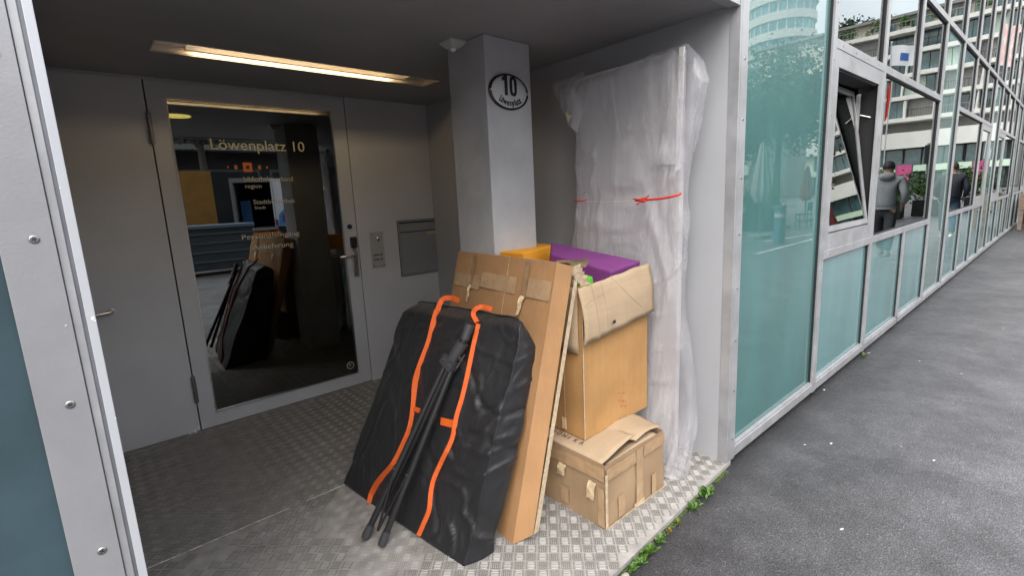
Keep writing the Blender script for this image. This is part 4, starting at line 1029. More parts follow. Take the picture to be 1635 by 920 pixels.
# ------------------------------------------------------------------ black bag
FLb, FRb, FRt, FLt = Vector((0.856, 2.392, 0.0)), Vector((0.952, 1.46, 0.0)), onz(833, 511, 0.928), onz(645, 484, 0.905)
SRp = [(0.0, (1.088, 1.436, 0.0)), (0.1, (1.100, 1.437, 0.08)), (0.2, (1.150, 1.436, 0.17)), (0.35, (1.222, 1.446, 0.31)), (0.6, (1.300, 1.445, 0.54)), (0.78, (1.372, 1.460, 0.68)), (0.9, (1.395, 1.452, 0.795)), (1.0, (1.385, 1.49, 0.90))]
def interp(tab, t):
    for (a, p), (b, q) in zip(tab, tab[1:]):
        if t <= b: return lerp(p, q, (t-a)/(b-a))
    return Vector(tab[-1][1])
bn = (FRb-FLb).cross(FLt-FLb).normalized()
if bn.x > 0: bn = -bn
rows = []
NV, NF, NS, NB, NL = 96, 96, 18, 20, 8
def fold(p, s, f): return 1-abs(noise.noise(Vector((p.x*f+s, p.y*f, p.z*f))))*2.6
for i in range(NV+1):
    v = i/NV
    fl, fr_, sr = lerp(FLb, FLt, v), lerp(FRb, FRt, v), interp(SRp, v)
    fl = fl+Vector((0, 0.012*noise.noise(Vector((v*4, 3, 0)))+0.006*noise.noise(Vector((v*13, 1, 0))), 0))
    fr_ = fr_ + Vector((0, -0.012*math.sin(PI*v), 0))
    sl_ = fl+Vector((0.36-0.20*v, -0.02+0.0*v, 0.0 if v < 0.02 else -0.02))
    if sl_.z < 0.002: sl_.z = 0.002
    row = []
    def dis(p, n, amp, u):
        k = min(1, 14*min(v, 1-v)+0.12)
        q = p+Vector((noise.noise(p*3.1), noise.noise(p*3.1+Vector((7, 0, 0))), noise.noise(p*3.1+Vector((0, 9, 0)))))*0.10
        d_ = 0.026*noise.noise(q*3.0+Vector((3, 1, 0)))
        g1 = noise.noise(Vector((q.y*3.2-q.z*2.2, q.z*3.4+q.y*1.0, 5.1)))      # broad slanting creases
        g2 = noise.noise(Vector((q.y*7+q.z*5, q.z*7-q.y*4, 1.7)))
        mask = max(0.0, min(1.0, (u-0.55)*2.6))*max(0.25, 1.15-v) + 0.22*max(0, 1-abs(v-0.75)*4) + 0.12
        d_ -= 0.018*max(0, 1-abs(g1)/0.10)**1.3*(0.25+0.75*mask)
        d_ += 0.016*max(0, 1-abs(g2)/0.14)**1.2*mask
        d_ += 0.007*noise.noise(q*17)*mask+0.0035*(0.3-abs(noise.noise(q*30)))*(0.3+mask)
        return p+n*d_*amp*k
    for j in range(NF):
        u = j/NF
        p = lerp(fl, fr_, u)+bn*(0.035*math.sin(PI*min(1, u*1.1))*math.sin(PI*min(1, v*0.9+0.07)))
        row.append(dis(p, bn, 1.0, u))
    ns_ = Vector((0.2, -1, 0.1)).normalized()
    for j in range(NS):
        u = j/NS; p = lerp(fr_, sr, u)+ns_*0.010*math.sin(PI*u); row.append(dis(p, (bn*(1-u)+ns_*u).normalized(), 0.8, 1))
    for j in range(NB):
        u = j/NB; row.append(lerp(sr, sl_, u))
    for j in range(NL):
        u = j/NL; row.append(dis(lerp(sl_, fl, u), Vector((0, 1, 0)), 0.5, 0))
    # pull the very top and bottom together, as sewn edges
    if v > 0.955:
        k = (v-0.955)/0.045
        c = [lerp(lerp(fl, sl_, 0.55), lerp(fr_, sr, 0.55), min(1, max(0, (p-fl).dot(fr_-fl)/(fr_-fl).length_squared))) for p in row]
        row = [lerp(p, q+Vector((0, 0, 0.010)), k*k*0.85) for p, q in zip(row, c)]
    if v > 0.84:
        kv = ((v-0.84)/0.16)**2; ax_ = fr_-fl
        for qi, p in enumerate(row):
            uu = min(1, max(0, (p-fl).dot(ax_)/ax_.length_squared))
            p = p.copy(); p.z -= kv*(0.018*max(0, 1-uu/0.10)**2+0.016*max(0, (uu-0.90)/0.10)**2) - kv*0.008*noise.noise(Vector((uu*7, 2, 0)))
            p.y += kv*(-0.02*max(0, 1-uu/0.10)**2+0.022*max(0, (uu-0.90)/0.10)**2); row[qi] = p
    row = [Vector((p.x, p.y, max(p.z, 0.001))) for p in row]
    rows.append(row)
bag = thing('carry_bag', 'large flat black nylon carry bag with orange straps leaning on the flat carton', 'bag', (0.95, 1.9, 0))
mb = grid_mesh(rows, closed=True)
n_ = len(rows[0])
for r_i in (0, NV):     # close the ends
    base = r_i*n_; ct = sum((Vector(mb.v[base+k]) for k in range(n_)), Vector())/n_; mb.v.append(tuple(ct)); ci = len(mb.v)-1
    for k in range(n_): mb.f.append((base+k, base+(k+1) % n_, ci)); mb.mi.append(0); mb.sm.append(True)
bagbody = mb.build('bag_body', M['nylon'], bag, weld=True)
bvh = BVHTree.FromPolygons([v.co for v in bagbody.data.vertices], [tuple(p.vertices) for p in bagbody.data.polygons])
def onbag(x, y, off=0.004):
    d_ = ray(x, y).normalized(); h, n, _, _ = bvh.ray_cast(CAM, d_)
    if h is None:
        dn = d_.dot(bn); h = CAM+d_*((FLb-CAM).dot(bn)/dn)
    return h-d_*off
# piping and seams
P = [rows[i][NF] + Vector((-0.003, -0.004, 0.002)) for i in range(2, NV-2, 2)]
MB().tube(P, 0.0028, 6).build('piping', M['nylon'], bag)
P = [rows[NV][j]+Vector((-0.004, 0, 0.004)) for j in range(0, NF, 3)]; MB().tube(P, 0.003, 6).build('top_seam', M['nylon'], bag)
def smooth_path(pts, n=6):
    out = []
    for i in range(len(pts)-1):
        p0 = pts[max(i-1, 0)]; p1 = pts[i]; p2 = pts[i+1]; p3 = pts[min(i+2, len(pts)-1)]
        for k in range(n):
            t = k/n; out.append(0.5*((2*p1)+(p2-p0)*t+(2*p0-5*p1+4*p2-p3)*t*t+(3*p1-p0-3*p2+p3)*t*t*t))
    out.append(pts[-1]); return out
def ribbon(C, wd, name, m, par, nrm_=None, th=0.0018, twist=None):
    P = []
    for i, c in enumerate(C):
        t = (C[min(i+1, len(C)-1)]-C[max(i-1, 0)]).normalized()
        nn = nrm_ or (CAM-c).normalized()
        s = t.cross(nn).normalized()
        if twist: s = (s*math.cos(twist[i])+nn*math.sin(twist[i])).normalized()
        n2 = s.cross(t).normalized()
        if n2.dot(CAM-c) < 0: n2 = -n2
        P.append((c-s*wd/2, c+s*wd/2, c+s*wd/2+n2*th, c-s*wd/2+n2*th))
    mb = MB(); vv = [x for r in P for x in r]; ff = []
    for i in range(len(P)-1):
        for k in range(4): ff.append((i*4+k, i*4+(k+1) % 4, (i+1)*4+(k+1) % 4, (i+1)*4+k))
    ff += [(3, 2, 1, 0), tuple(len(vv)-4+k for k in range(4))]
    return mb.add(vv, ff).build(name, m, par)
V2 = lambda *a: [Vector((x, y)) for x, y in a]
def strap(px, wd, pre=(), name='strap', off=0.007):
    sp_ = smooth_path([Vector((x, y, 0)) for x, y in px], 5)
    pts = [onbag(p.x, p.y, 0.0) for p in sp_]
    # keep the band lying taut: smooth depth along the view rays
    dist = [(p-CAM).length for p in pts]
    for _ in range(10): dist = [min(dist[i], (dist[max(i-1, 0)]+dist[i]+dist[min(i+1, len(dist)-1)])/3) for i in range(len(dist))]
    pts = [CAM+(p-CAM).normalized()*(dd-off) for p, dd in zip(pts, dist)]
    return ribbon(list(pre)+pts, wd, name, M['strap'], bag)
La = [(697.5, 496), (692, 515), (684.6, 546.5), (672, 580), (663, 610), (660.5, 647), (655, 682), (643, 712), (627.6, 742), (606, 767), (594, 787), (590, 804)]
strap(La, 0.0265)
Ra = [(764, 517), (757.7, 543.5), (752.5, 568), (746.5, 598), (737.9, 634.8), (729, 665), (721.5, 702), (706.8, 733.5), (693, 764.6), (688, 787), (685, 815), (676, 838), (668, 856)]
strap(Ra, 0.0195)
def loop(px, zs, wd):
    C = smooth_path([onz(x, y, z) for (x, y), z in zip(px, zs)], 5); return ribbon(C, wd, 'strap_loop', M['strap'], bag, th=0.002)
b0 = onbag(698, 498, 0.012)
C = smooth_path([b0, onz(703, 484, 0.928), onz(709, 477, 0.948), onz(722, 476, 0.952), onz(733, 481, 0.945)], 6); ribbon(C, 0.025, 'strap_loop', M['strap'], bag)
b0 = onbag(762, 515, 0.012)
C = smooth_path([b0, onz(756, 503, 0.915), onz(759, 494, 0.94), onz(771, 490, 0.95), onz(786, 494, 0.945)], 6); ribbon(C, 0.021, 'strap_loop', M['strap'], bag)
for (px, py) in ((697.5, 497), (763, 515)):
    c = onbag(px, py, 0.014); e1 = Vector((0.05, -1, 0)).normalized()*0.016
    MB().tube([c-e1, c+e1], 0.0026, 8).build('strap_slider', M['black'], bag)
def stub(q):
    P = [onbag(x, y, 0.008) for x, y in q]; MB().slab(P, (P[0]-CAM).normalized()*-0.0018).build('strap_stub', M['strap'], bag)
stub([(704, 667), (727, 672), (725, 684.5), (703, 679)])
stub([(661, 649), (672, 653), (669, 660), (659, 657)])

# ------------------------------------------------------------------ folded tripod stand
tp = thing('tripod_stand', 'folded black metal tripod stand resting against the black bag', 'tripod', (0.75, 1.84, 0))
def onpl(x, y, off):
    d_ = ray(x, y); o_ = FRb+bn*off; return CAM+d_*((o_-CAM).dot(bn)/d_.dot(bn))
O = 0.085
ptop = onpl(750.5, 519, O); pc1 = onpl(741.5, 542, O); pc2 = onpl(739, 547, O); pc3 = onpl(722, 575, O)
MB().tube([ptop, lerp(ptop, pc1, 0.5)], 0.0215, 20).tube([lerp(ptop, pc1, 0.5), pc1], 0.0205, 20).build('column_top', M['tripod_grey'], tp)
MB().tube([pc1, pc2], 0.0175, 18).build('inner_tube', M['tripod'], tp)
MB().tube([pc2, pc3], 0.0255, 20).build('column', M['tripod_grey'], tp)
ax = (pc3-pc1).normalized()
side = ax.cross(bn).normalized()
if side.dot(r2) < 0: side = -side
out = ax.cross(side).normalized()
if out.dot(CAM-pc3) < 0: out = -out
hc = pc3+ax*0.018
def obox(c, e1, e2, e3, a, b, cc, m, nm, par, bevel=0.0):
    vv = [c+e1*x*a+e2*y*b+e3*z*cc for z in (-1, 1) for (x, y) in ((-1, -1), (1, -1), (1, 1), (-1, 1))]
    return MB().hexa(vv).build(nm, m, par, bevel)
obox(hc+out*0.022, side, ax, out, 0.042, 0.024, 0.002, M['tripod_grey'], 'leg_bracket', tp, 0.001)
vv = [hc+side*s_*0.040+ax*(-0.022)+out*o_ for (s_, o_) in ((-1, 0.024), (1, 0.024), (0.75, -0.02), (-0.75, -0.02))]
MB().slab(vv, ax*0.004).build('bracket_top', M['tripod_grey'], tp)
for s_ in (-1, 1):
    obox(hc+side*s_*0.038+out*0.004, out, ax, side, 0.018, 0.018, 0.002, M['tripod_grey'], 'bracket_side', tp)
    c = hc+side*s_*0.021+out*0.025; MB().tube([c, c+out*0.003], 0.006, 10).build('bolt', M['steel'], tp)
feet = [Vector((0.742, 1.885, 0.019)), Vector((0.85, 1.90, 0.12)), Vector((0.772, 1.792, 0.019))]
tops = [hc+side*-0.025, hc+out*-0.004+side*0.0, hc+side*0.024]
for k, (a, b) in enumerate(zip(tops, feet)):
    mid = lerp(a, b, 0.62)
    lt = MB().tube([a, b], 0.0142, 16).build('leg', M['tripod'], tp)
    if k != 1:
        dd = (b-a).normalized()
        MB().tube([b-dd*0.055, b-dd*0.012, b+dd*0.004], [0.0165, 0.0185, 0.0165], 18).build('rubber_foot', M['tripod_grey'], lt)
    c = mid+out*0.014; MB().tube([c, c+out*0.004], 0.005, 10).build('bolt', M['steel'], lt)
m0 = lerp(tops[0], feet[0], 0.62); m1 = lerp(tops[2], feet[2], 0.62); lowc = lerp(lerp(tops[1], (feet[0]+feet[2])/2, 0.95), Vector((0.80, 1.84, 0.05)), 0.5)
for a in (m0, m1): MB().tube([a+out*0.012, lowc+out*0.01], 0.006, 6).build('brace', M['tripod'], tp)
kb = pc3+ax*-0.03+side*0.030; MB().tube([kb, kb+side*0.02], 0.009, 12).tube([kb+side*0.018-ax*0.03, kb+side*0.018+ax*0.04], 0.003, 8).build('locking_lever', M['screw'], tp)

# ------------------------------------------------------------------ tall panel in bubble wrap
wr = thing('wrapped_panel', 'tall panel wrapped in bubble film tied with red string against the right wall', 'wrapped panel', (2.2, 1.6, 0))
MB().hexa([(2.20,1.275,0.01),(2.235,1.275,0.01),(2.235,1.935,0.01),(2.20,1.935,0.01),(2.215,1.265,2.065),(2.25,1.265,2.065),(2.25,1.915,2.065),(2.215,1.915,2.065)]).build('inner_panel', M['panelwhite'], wr, bevel=0.003)
mb = MB(); mb.hexa([(2.196,1.264,1.52),(2.2095,1.264,1.52),(2.2095,1.287,1.52),(2.196,1.287,1.52),(2.201,1.252,2.07),(2.214,1.252,2.07),(2.214,1.275,2.07),(2.201,1.275,2.07)]); mb.build('edge_profile', M['white'], wr)
XP = 2.19
def prof_(tab): return sorted([(onx(x, y, XP).z, onx(x, y, XP).y) for x, y in tab])
Rt = prof_([(1086,66),(1108,92),(1121,125),(1113,165),(1105,205),(1092,250),(1086,290),(1085,318),(1088,345),(1087,380),(1089,415),(1084,450),(1086,500),(1092,560),(1104,640),(1112,700)]); Rt = [(0.0, Rt[0][1]+0.01)]+Rt
Lt = prof_([(905,118),(886,135),(888,165),(905,192),(917,215),(917,260),(919,320),(917,350),(914,390)]); Lt = [(0.0, Lt[0][1])]+Lt
def tabv(tab, z):
    if z <= tab[0][0]: return tab[0][1]
    for (a, p), (b, q) in zip(tab, tab[1:]):
        if z <= b: return p+(q-p)*(z-a)/max(1e-6, b-a)
    return tab[-1][1]
rows = []
NR, NC = 150, 150
for i in range(NR+1):
    t = i/NR; z = 0.0+2.088*t
    yr, yl_ = tabv(Rt, z), tabv(Lt, z)
    fx = 2.168+0.018*t
    sk = max(0, 1-z/0.42)                 # the skirt spreads over the floor
    fx -= 0.135*sk**1.4
    th = 0.11+0.02*sk
    if abs(z-1.40) < 0.09: fx += 0.018*(1-abs(z-1.40)/0.09); th -= 0.03*(1-abs(z-1.40)/0.09)
    row = []
    for j in range(NC):
        a = 2*PI*j/NC
        ca_, sa_ = math.cos(a), math.sin(a); e = 0.42
        uy = (abs(ca_)**e)*(1 if ca_ > 0 else -1); ux = (abs(sa_)**e)*(1 if sa_ > 0 else -1)
        y = (yr+yl_)/2-uy*(yl_-yr)/2
        x = fx+th/2-ux*th/2
        p = Vector((x, y, z))
        q = Vector((x*2, y*6.5+1.3*noise.noise(Vector((y*2, z*1.1, 0))), z*0.9))
        low = 1.25 if z < 1.3 else (0.75 if z > 1.5 else 1.0)
        pl = ((0.30-abs(noise.noise(q)))*0.034+(0.3-abs(noise.noise(Vector((y*17+z*1.4, z*0.9, 4.0)))))*0.016)*low
        dg = max(0, 1-abs(noise.noise(Vector((y*4+z*3.6, z*1.6-y*2, 2.2))))/0.10)*0.013*(1.3 if 1.0 < z < 1.85 else 0.6)
        nx = -ux; amp = 1.0 if z > 0.1 else 0.6
        if ux < 0: amp *= 0.4
        p.x += (-abs(pl)-abs(dg))*(1 if ux > 0 else -0.3)*amp
        p.y += noise.noise(Vector((x*9, z*5, 8)))*0.016*abs(uy)
        if t > 0.965:
            k = (t-0.965)/0.035; p.x += (2.235-p.x)*k*0.85; p.z = z-0.035*((p.y-yr)/(yl_-yr))*k
        if z < 0.004: p.z = 0.004+0.01*abs(noise.noise(p*12))
        if z < 0.14 and ux > 0: p.y += 0.03*sk*noise.noise(Vector((p.y*8, 2, 1)))
        p.x = min(p.x, 2.372)
        row.append(p)
    rows.append(row)
mbw = grid_mesh(rows, closed=True); mbw.build('bubble_film', M['bubble'], wr)
# loose tail of film spreading towards the pavement, and the hanging lobe at the top left
def filmpatch(Q, nu, nv, wob, seed, name='film_flap'):
    P = sheetP(Q[0], Q[1], Q[2], Q[3], nu, nv, 0, seed)
    for r_ in P:
        for p in r_:
            p.x += wob*noise.noise(p*9+Vector((seed, 0, 0))); p.y += wob*0.5*noise.noise(p*11+Vector((0, seed, 0)))
            if p.z < 0.004: p.z = 0.004
    return grid_mesh(P).build(name, M['bubble'], wr)
filmpatch([onx(906, 198, 2.15), onx(925, 212, 2.16), onx(884, 136, 2.15), onx(932, 112, 2.17)], 14, 14, 0.03, 9)
filmpatch([onx(1096, 262, 2.15), onx(1050, 262, 2.15), onx(1119, 128, 2.15), onx(1078, 78, 2.17)], 14, 14, 0.03, 13)
tpz = MB().quad(onx(903, 178, 2.13), onx(907, 196, 2.13), onx(913, 184, 2.13), onx(908, 183, 2.13)); tpz.build('tape_scrap', mat('yellowed_tape', (0.6, 0.5, 0.28), rough=0.5), wr)
filmX = lambda x: 2.125+0.0*x
ropeR = smooth_path([onx(1015, 320, 2.128), onx(1040, 318.5, 2.122), onx(1062, 316, 2.125), onx(1080, 312, 2.135), onx(1087, 309, 2.17)], 5)
M['rope'] = mat('red_string', (0.62, 0.035, 0.02), rough=0.6, bump=0.6, bscale=300)
MB().tube(ropeR, 0.0058, 8).build('red_string', M['rope'], wr)
rp = MB(); c = onx(1026, 320, 2.118)
for k in range(5): rp.ellip((c.x+0.002*k, c.y+random.uniform(-0.016, 0.016), c.z+random.uniform(-0.007, 0.007)), (0.008, 0.012, 0.0075), 10, 6)
rp.tube([c, c+Vector((0, 0.055, 0.010))], 0.004, 6).tube([c, c+Vector((0, -0.035, 0.022))], 0.0035, 6).tube([c, c+Vector((-0.01, 0.03, -0.02))], 0.0035, 6)
rp.build('string_knot', M['rope'], wr)
rp = MB(); c = onx(929, 321, 2.135)
for k in range(3): rp.ellip((c.x, c.y+random.uniform(-0.012, 0.012), c.z), (0.006, 0.010, 0.005), 8, 6)
rp.tube([onx(917, 320, 2.16), c, c+Vector((0, -0.03, 0.006))], 0.004, 6).build('string_knot', M['rope'], wr)
MB().tube(smooth_path([onx(932, 321, 2.130), onx(970, 322, 2.122), onx(1012, 321, 2.120)], 5), 0.0016, 6).build('thin_string', mat('pale_string', (0.45, 0.40, 0.33), rough=0.7), wr)

# ------------------------------------------------------------------ weeds along the plate, petals, stone
def weed(x, y, s, n, label, red=0):
    mb = MB()
    for k in range(n):
        a = random.uniform(0, 2*PI); el = random.uniform(0.15, 1.1); L = s*random.uniform(0.3, 0.75)
        b = Vector((x+random.gauss(0, s*0.35), y+random.gauss(0, s*0.15), -0.016))
        d_ = Vector((math.cos(a)*math.cos(el), math.sin(a)*math.cos(el)*0.8, math.sin(el)+0.12))
        sd = d_.cross(Vector((0, 0, 1))).normalized()*L*random.uniform(0.16, 0.26); upn = Vector((0, 0, L*0.12))
        p = [b, b+d_*L*0.45+sd+upn, b+d_*L*0.8+sd*0.7+upn*0.4, b+d_*L, b+d_*L*0.8-sd*0.7+upn*0.4, b+d_*L*0.45-sd+upn, b+d_*L*0.5-upn*0.2]
        mb.add(p, [(0, 1, 6), (1, 2, 6), (2, 3, 6), (3, 4, 6), (4, 5, 6), (5, 0, 6)], 1 if random.random() < red else 0, True)
    o = mb.build('weed', [M['leaf'], M['redleaf']]); tag(o, label, 'weed', 'weeds growing along the metal plate edge')
M['redleaf'] = mat('reddish_leaf', (0.42, 0.10, 0.03), rough=0.5)
wl = [(2.075, 1.045, 0.060, 70, 'largest leafy green weed at the plate corner below the film tail', 0.02),
      (1.935, 1.035, 0.045, 46, 'bright weed second from the facade corner along the plate edge', 0.0),
      (1.790, 1.027, 0.030, 26, 'small sparse weed with reddish leaves right of the low carton corner', 0.25),
      (1.715, 1.025, 0.024, 20, 'tiny weed with a red leaf beside the plate edge', 0.3),
      (1.635, 1.020, 0.040, 44, 'yellow green weed directly in front of the low carton corner', 0.0),
      (1.550, 1.015, 0.046, 56, 'dense green weed cluster below the low carton corner', 0.0),
      (1.485, 1.012, 0.045, 52, 'broad leaved green weed left of the dense cluster', 0.0),
      (1.425, 1.008, 0.038, 30, 'round leaved weed beside the pale stone', 0.0),
      (1.320, 1.000, 0.034, 26, 'small weed nearest the bottom edge of the photo', 0.0)]
for (x, y, s, n, lb, rd) in wl: weed(x, y-0.012+0.0, s, n, lb, rd)
o = MB().ellip((1.375, 0.998, -0.018), (0.022, 0.014, 0.010), 12, 8).build('stone', mat('pale_stone', (0.3, 0.29, 0.24), rough=0.9, var=0.2, vscale=60)); tag(o, 'small pale stone between the weeds at the plate edge', 'stone')
# moss in the joint
mm = MB()
for k in range(900):
    x = random.uniform(1.25, 2.35); y = 1.008+(x-1.2)*0.052-abs(random.gauss(0, 0.010)); h = random.uniform(0.003, 0.008)
    if noise.noise(Vector((x*9, 0, 1))) < -0.12: continue
    a = random.uniform(0, PI); dx, dy = math.cos(a)*0.004, math.sin(a)*0.004
    mm.add([(x-dx, y-dy, -0.0195), (x+dx, y+dy, -0.0195), (x+dy*0.4, y+dx*0.4, -0.0195+h)], [(0, 1, 2)])
o = mm.build('moss', mat('dark_moss', (0.10, 0.17, 0.03), rough=0.9)); tag(o, 'dark green moss in the joint between metal plate and asphalt', 'moss'); o['kind'] = 'stuff'
gd = weed
o_w = MB()
weed(4.80, 1.045, 0.05, 22, 'yellowish weed at the foot of the glass facade below the second frosted pane', 0.0)
M['petal'] = mat('white_petal', (0.62, 0.6, 0.57), rough=0.7)
def fleck(px, py, s, lb, rot):
    s *= 0.8
    c = onz(px, py, -0.02); n = 10
    vv = [(c.x+s*math.cos(2*PI*k/n+rot)*(1+0.2*math.sin(3*k)), c.y+s*0.6*math.sin(2*PI*k/n)*(1+0.15*math.cos(2*k)), -0.0186) for k in range(n)]+[(c.x, c.y, -0.0172)]
    o = MB().add(vv, [(k, (k+1) % n, n) for k in range(n)]).build('petal', M['petal']); tag(o, lb, 'petal', 'white petals lying on the asphalt')
for a in ((1327, 709, 0.0135, 'round white petal on the asphalt in front of the teal pane', 0), (1285, 711, 0.010, 'small white petal left of the round one before the teal pane', 1), (1344, 846, 0.0125, 'largest white petal alone on the near asphalt', 0.5), (1491, 736, 0.012, 'white petal on the middle of the pavement', 0.2), (1439, 714, 0.007, 'tiny white fleck between the two mid pavement petals', 2), (1387, 564, 0.020, 'flat white petal at the foot of the second frosted pane', 1.2), (1535, 597, 0.013, 'white petal furthest along the open pavement', 0.7), (1602, 525, 0.013, 'faint white petal at the right edge of the pavement', 0.1), (1316, 623, 0.013, 'white petal close to the base rail below the first frosted pane', 0.1), (1468, 577, 0.012, 'white petal left of the furthest one', 0.4)):
    fleck(*a)

# wooden planter far down the facade
pt = thing('planter_box', 'weathered wooden planter box at the far end of the pavement', 'planter', (19.3, 0.75, 0))
M['wood'] = mat('weathered_wood', (0.24, 0.17, 0.13), rough=0.8, var=0.4, vscale=3, stretch=(1, 1, 8))
for (a, b) in ((0.52, 0.72), (0.73, 0.93)): boxo('plank', M['wood'], 18.7, 20.6, 0.35, 0.40, a, b, pt)
for (a, b) in ((0.52, 0.72), (0.73, 0.93)): boxo('plank', M['wood'], 18.65, 18.70, 0.35, 0.98, a, b, pt)
for x in (18.66, 20.5): boxo('post', M['wood'], x, x+0.09, 0.36, 0.44, 0, 0.95, pt); boxo('post', M['wood'], x, x+0.09, 0.88, 0.96, 0, 0.95, pt)
boxo('tray', M['wood'], 18.72, 20.58, 0.42, 0.97, 0.5, 0.54, pt)
boxo('soil', M['darkroom'], 18.72, 20.58, 0.42, 0.97, 0.8, 0.88, pt)

# ------------------------------------------------------------------ the square behind the photographer, seen mirrored in the glass
def leaves(center, rad, n, size, m, name, par, flat=0.85, seed=1, clumps=40):
    g = np.random.default_rng(seed); C = []
    for _ in range(clumps):
        v = g.normal(size=3); v /= np.linalg.norm(v); r = g.uniform(0.35, 1.0)
        C.append(np.array(center)+v*np.array(rad)*r)
    C = np.array(C); idx = g.integers(0, clumps, n)
    cs = g.uniform(0.12, 0.26, clumps)
    P = C[idx]+g.normal(size=(n, 3))*np.array(rad)*cs[idx][:, None]
    a = g.normal(size=(n, 3)); a /= np.linalg.norm(a, axis=1)[:, None]; b = g.normal(size=(n, 3)); b = np.cross(a, b); b /= np.linalg.norm(b, axis=1)[:, None]
    s = size*g.uniform(0.6, 1.3, n)[:, None]
    V = np.stack([P-a*s, P-b*s*0.55, P+a*s, P+b*s*0.55], 1).reshape(-1, 3)
    mb = MB(); mb.v = [tuple(x) for x in V]; mb.f = [(4*i, 4*i+1, 4*i+2, 4*i+3) for i in range(n)]; mb.mi = [0]*n; mb.sm = [False]*n
    return mb.build(name, m, par)
def tree(x, y, h, cr_, cz, n, size, label, cat='tree', group=None, m=None, seed=1, name='broadleaf_tree', trunk=0.16):
    t = thing(name, label, cat, (x, y, 0), group)
    tb = MB(); tb.tube([(x, y, -0.02), (x+0.05, y, cz*0.5), (x, y+0.05, cz)], [trunk, trunk*0.75, trunk*0.5], 10)
    for k in range(7):
        a = 2*PI*k/7; r_ = cr_[0]*0.6; tb.tube([(x, y, cz*0.72), (x+r_*0.5*math.cos(a), y+r_*0.5*math.sin(a), cz*0.95), (x+r_*math.cos(a), y+r_*math.sin(a), cz+cr_[2]*0.4*math.sin(k))], [trunk*0.4, trunk*0.25, trunk*0.08], 7)
    tb.build('trunk', M['bark'], t)
    leaves((x, y, cz), cr_, n, size, m or M['tleaf'], 'crown', t, seed=seed); return t
tree(22.4, -6.2, 7, (2.5, 2.5, 2.0), 4.6, 15000, 0.085, 'dark leafy plane tree on the square mirrored in the teal pane', seed=3)
tree(25.5, -10.5, 7, (2.2, 2.2, 1.8), 4.8, 6000, 0.10, 'second plane tree further back on the square', seed=5)
for k, (x, y, h, r_) in enumerate(((138, -34, 37, 5.5), (150, -52, 38, 7), (160, -62, 40, 8))):
    lab = ['dark pine tree rising behind the flat roof of the white apartment block', 'broad dark tree on the hill left of the pine', 'distant dark tree furthest left on the hill'][k]
    tree(x, y, h, (r_, r_, r_*0.7), h-3, 3500, 0.5, lab, seed=9+k, trunk=0.5, name='pine_tree', group='trees on the hill behind the flats')

# white curved apartment block ------------------------------------------------
ap = thing('apartment_block', 'white apartment block with long balcony bands mirrored in the facade glass', 'building', (91, -16, 0))
AX = 91.0
bxp = lambda nm, m, x0, x1, y0, y1, z0, z1, par=ap: boxo(nm, m, x0, x1, y0, y1, z0, z1, par)
bxp('core_wall', M['greyp'], AX+1.8, AX+14, -39, -3.8, 0, 22.0)
lv = [6.6, 9.9, 12.9, 15.9, 18.9]
bxp('base_band', M['white'], AX-0.6, AX+1.8, -30, -3.8, 6.0, 8.2)
for i, z in enumerate(lv[1:]+[21.9]):
    y1 = [-3.8, -3.8, -3.8, -3.8, -3.8][i]
    bxp('balcony_slab', M['white'], AX-0.9+0.15*(i % 2), AX+1.8, -26.5, y1, z-0.25, z+0.30)
# left wing: plain plaster with square windows
bxp('plaster_wall', M['cream'], AX+0.3, AX+1.79, -39, -26.5, 0, 22.4)
bxp('plaster_wall', M['white'], AX-0.2, AX+1.79, -26.49, -22.6, 8.21, 21.6)
def fwin(y0, y1, z0, z1, x=AX+0.3, m=None, fr=True):
    f = bxp('window', M['greyp'], x-0.12, x-0.002, y0-0.12, y1+0.12, z0-0.12, z1+0.12)
    n = max(1, round((y1-y0)/1.3)); w_ = (y1-y0)/n
    for k in range(n): boxo('pane', m or M['bglass'], x-0.16, x-0.121, y0+k*w_+0.05, y0+(k+1)*w_-0.05, z0, z1, f)
for i, z in enumerate(lv):
    fwin(-29.9, -28.1, z+1.2, z+2.7); fwin(-33.6, -31.8, z+1.2, z+2.7); fwin(-37.4, -35.6, z+1.2, z+2.7)
for i, z in enumerate(lv[1:]):
    fwin(-25.6, -23.4, z+0.45, z+2.4, AX-0.2)
# loggias: recessed glazing, dividers, railings, curtains
for i, z in enumerate(lv[1:]):
    z0, z1 = z+0.30, z+2.75
    y = -22.5; k = 0
    while y < -4.2:
        w_ = [3.4, 4.2, 2.9, 4.0, 3.6][(k+i) % 5]; ye = min(y+w_, -3.9)
        kind = (k*3+i*2) % 5
        dx = AX+0.2 if kind in (0, 3) else AX+1.1
        if kind == 1: bxp('blind_panel', M['greyp'], AX+0.1, AX+1.7, y+0.05, ye-0.15, z0, z1)
        else:
            n = max(2, round((ye-y)/1.1)); f = bxp('window', M['gasket'], dx, dx+0.08, y+0.05, ye-0.15, z0, z1)
            for q_ in range(n):
                a_ = y+0.1+(ye-y-0.25)*q_/n; b_ = y+0.1+(ye-y-0.25)*(q_+1)/n-0.08
                boxo('pane', M['curtain'] if kind == 3 and q_ < 2 else M['bglass'], dx-0.05, dx-0.001, a_, b_, z0+0.1, z1-0.1, f)
        bxp('divider_wall', M['white'], AX-0.5, AX+1.79, ye-0.15, ye+0.1, z0, z1)
        if kind in (1, 2, 4):
            rl = MB(); 
            for q_ in np.arange(y+0.2, ye-0.2, 0.22): rl.box(AX-0.75, AX-0.72, float(q_), float(q_)+0.04, z0, z0+1.0)
            rl.box(AX-0.77, AX-0.70, y+0.1, ye-0.2, z0+1.0, z0+1.06); rl.build('railing', M['gasket'] if kind != 4 else M['greyp'], ap)
        y = ye+0.1; k += 1
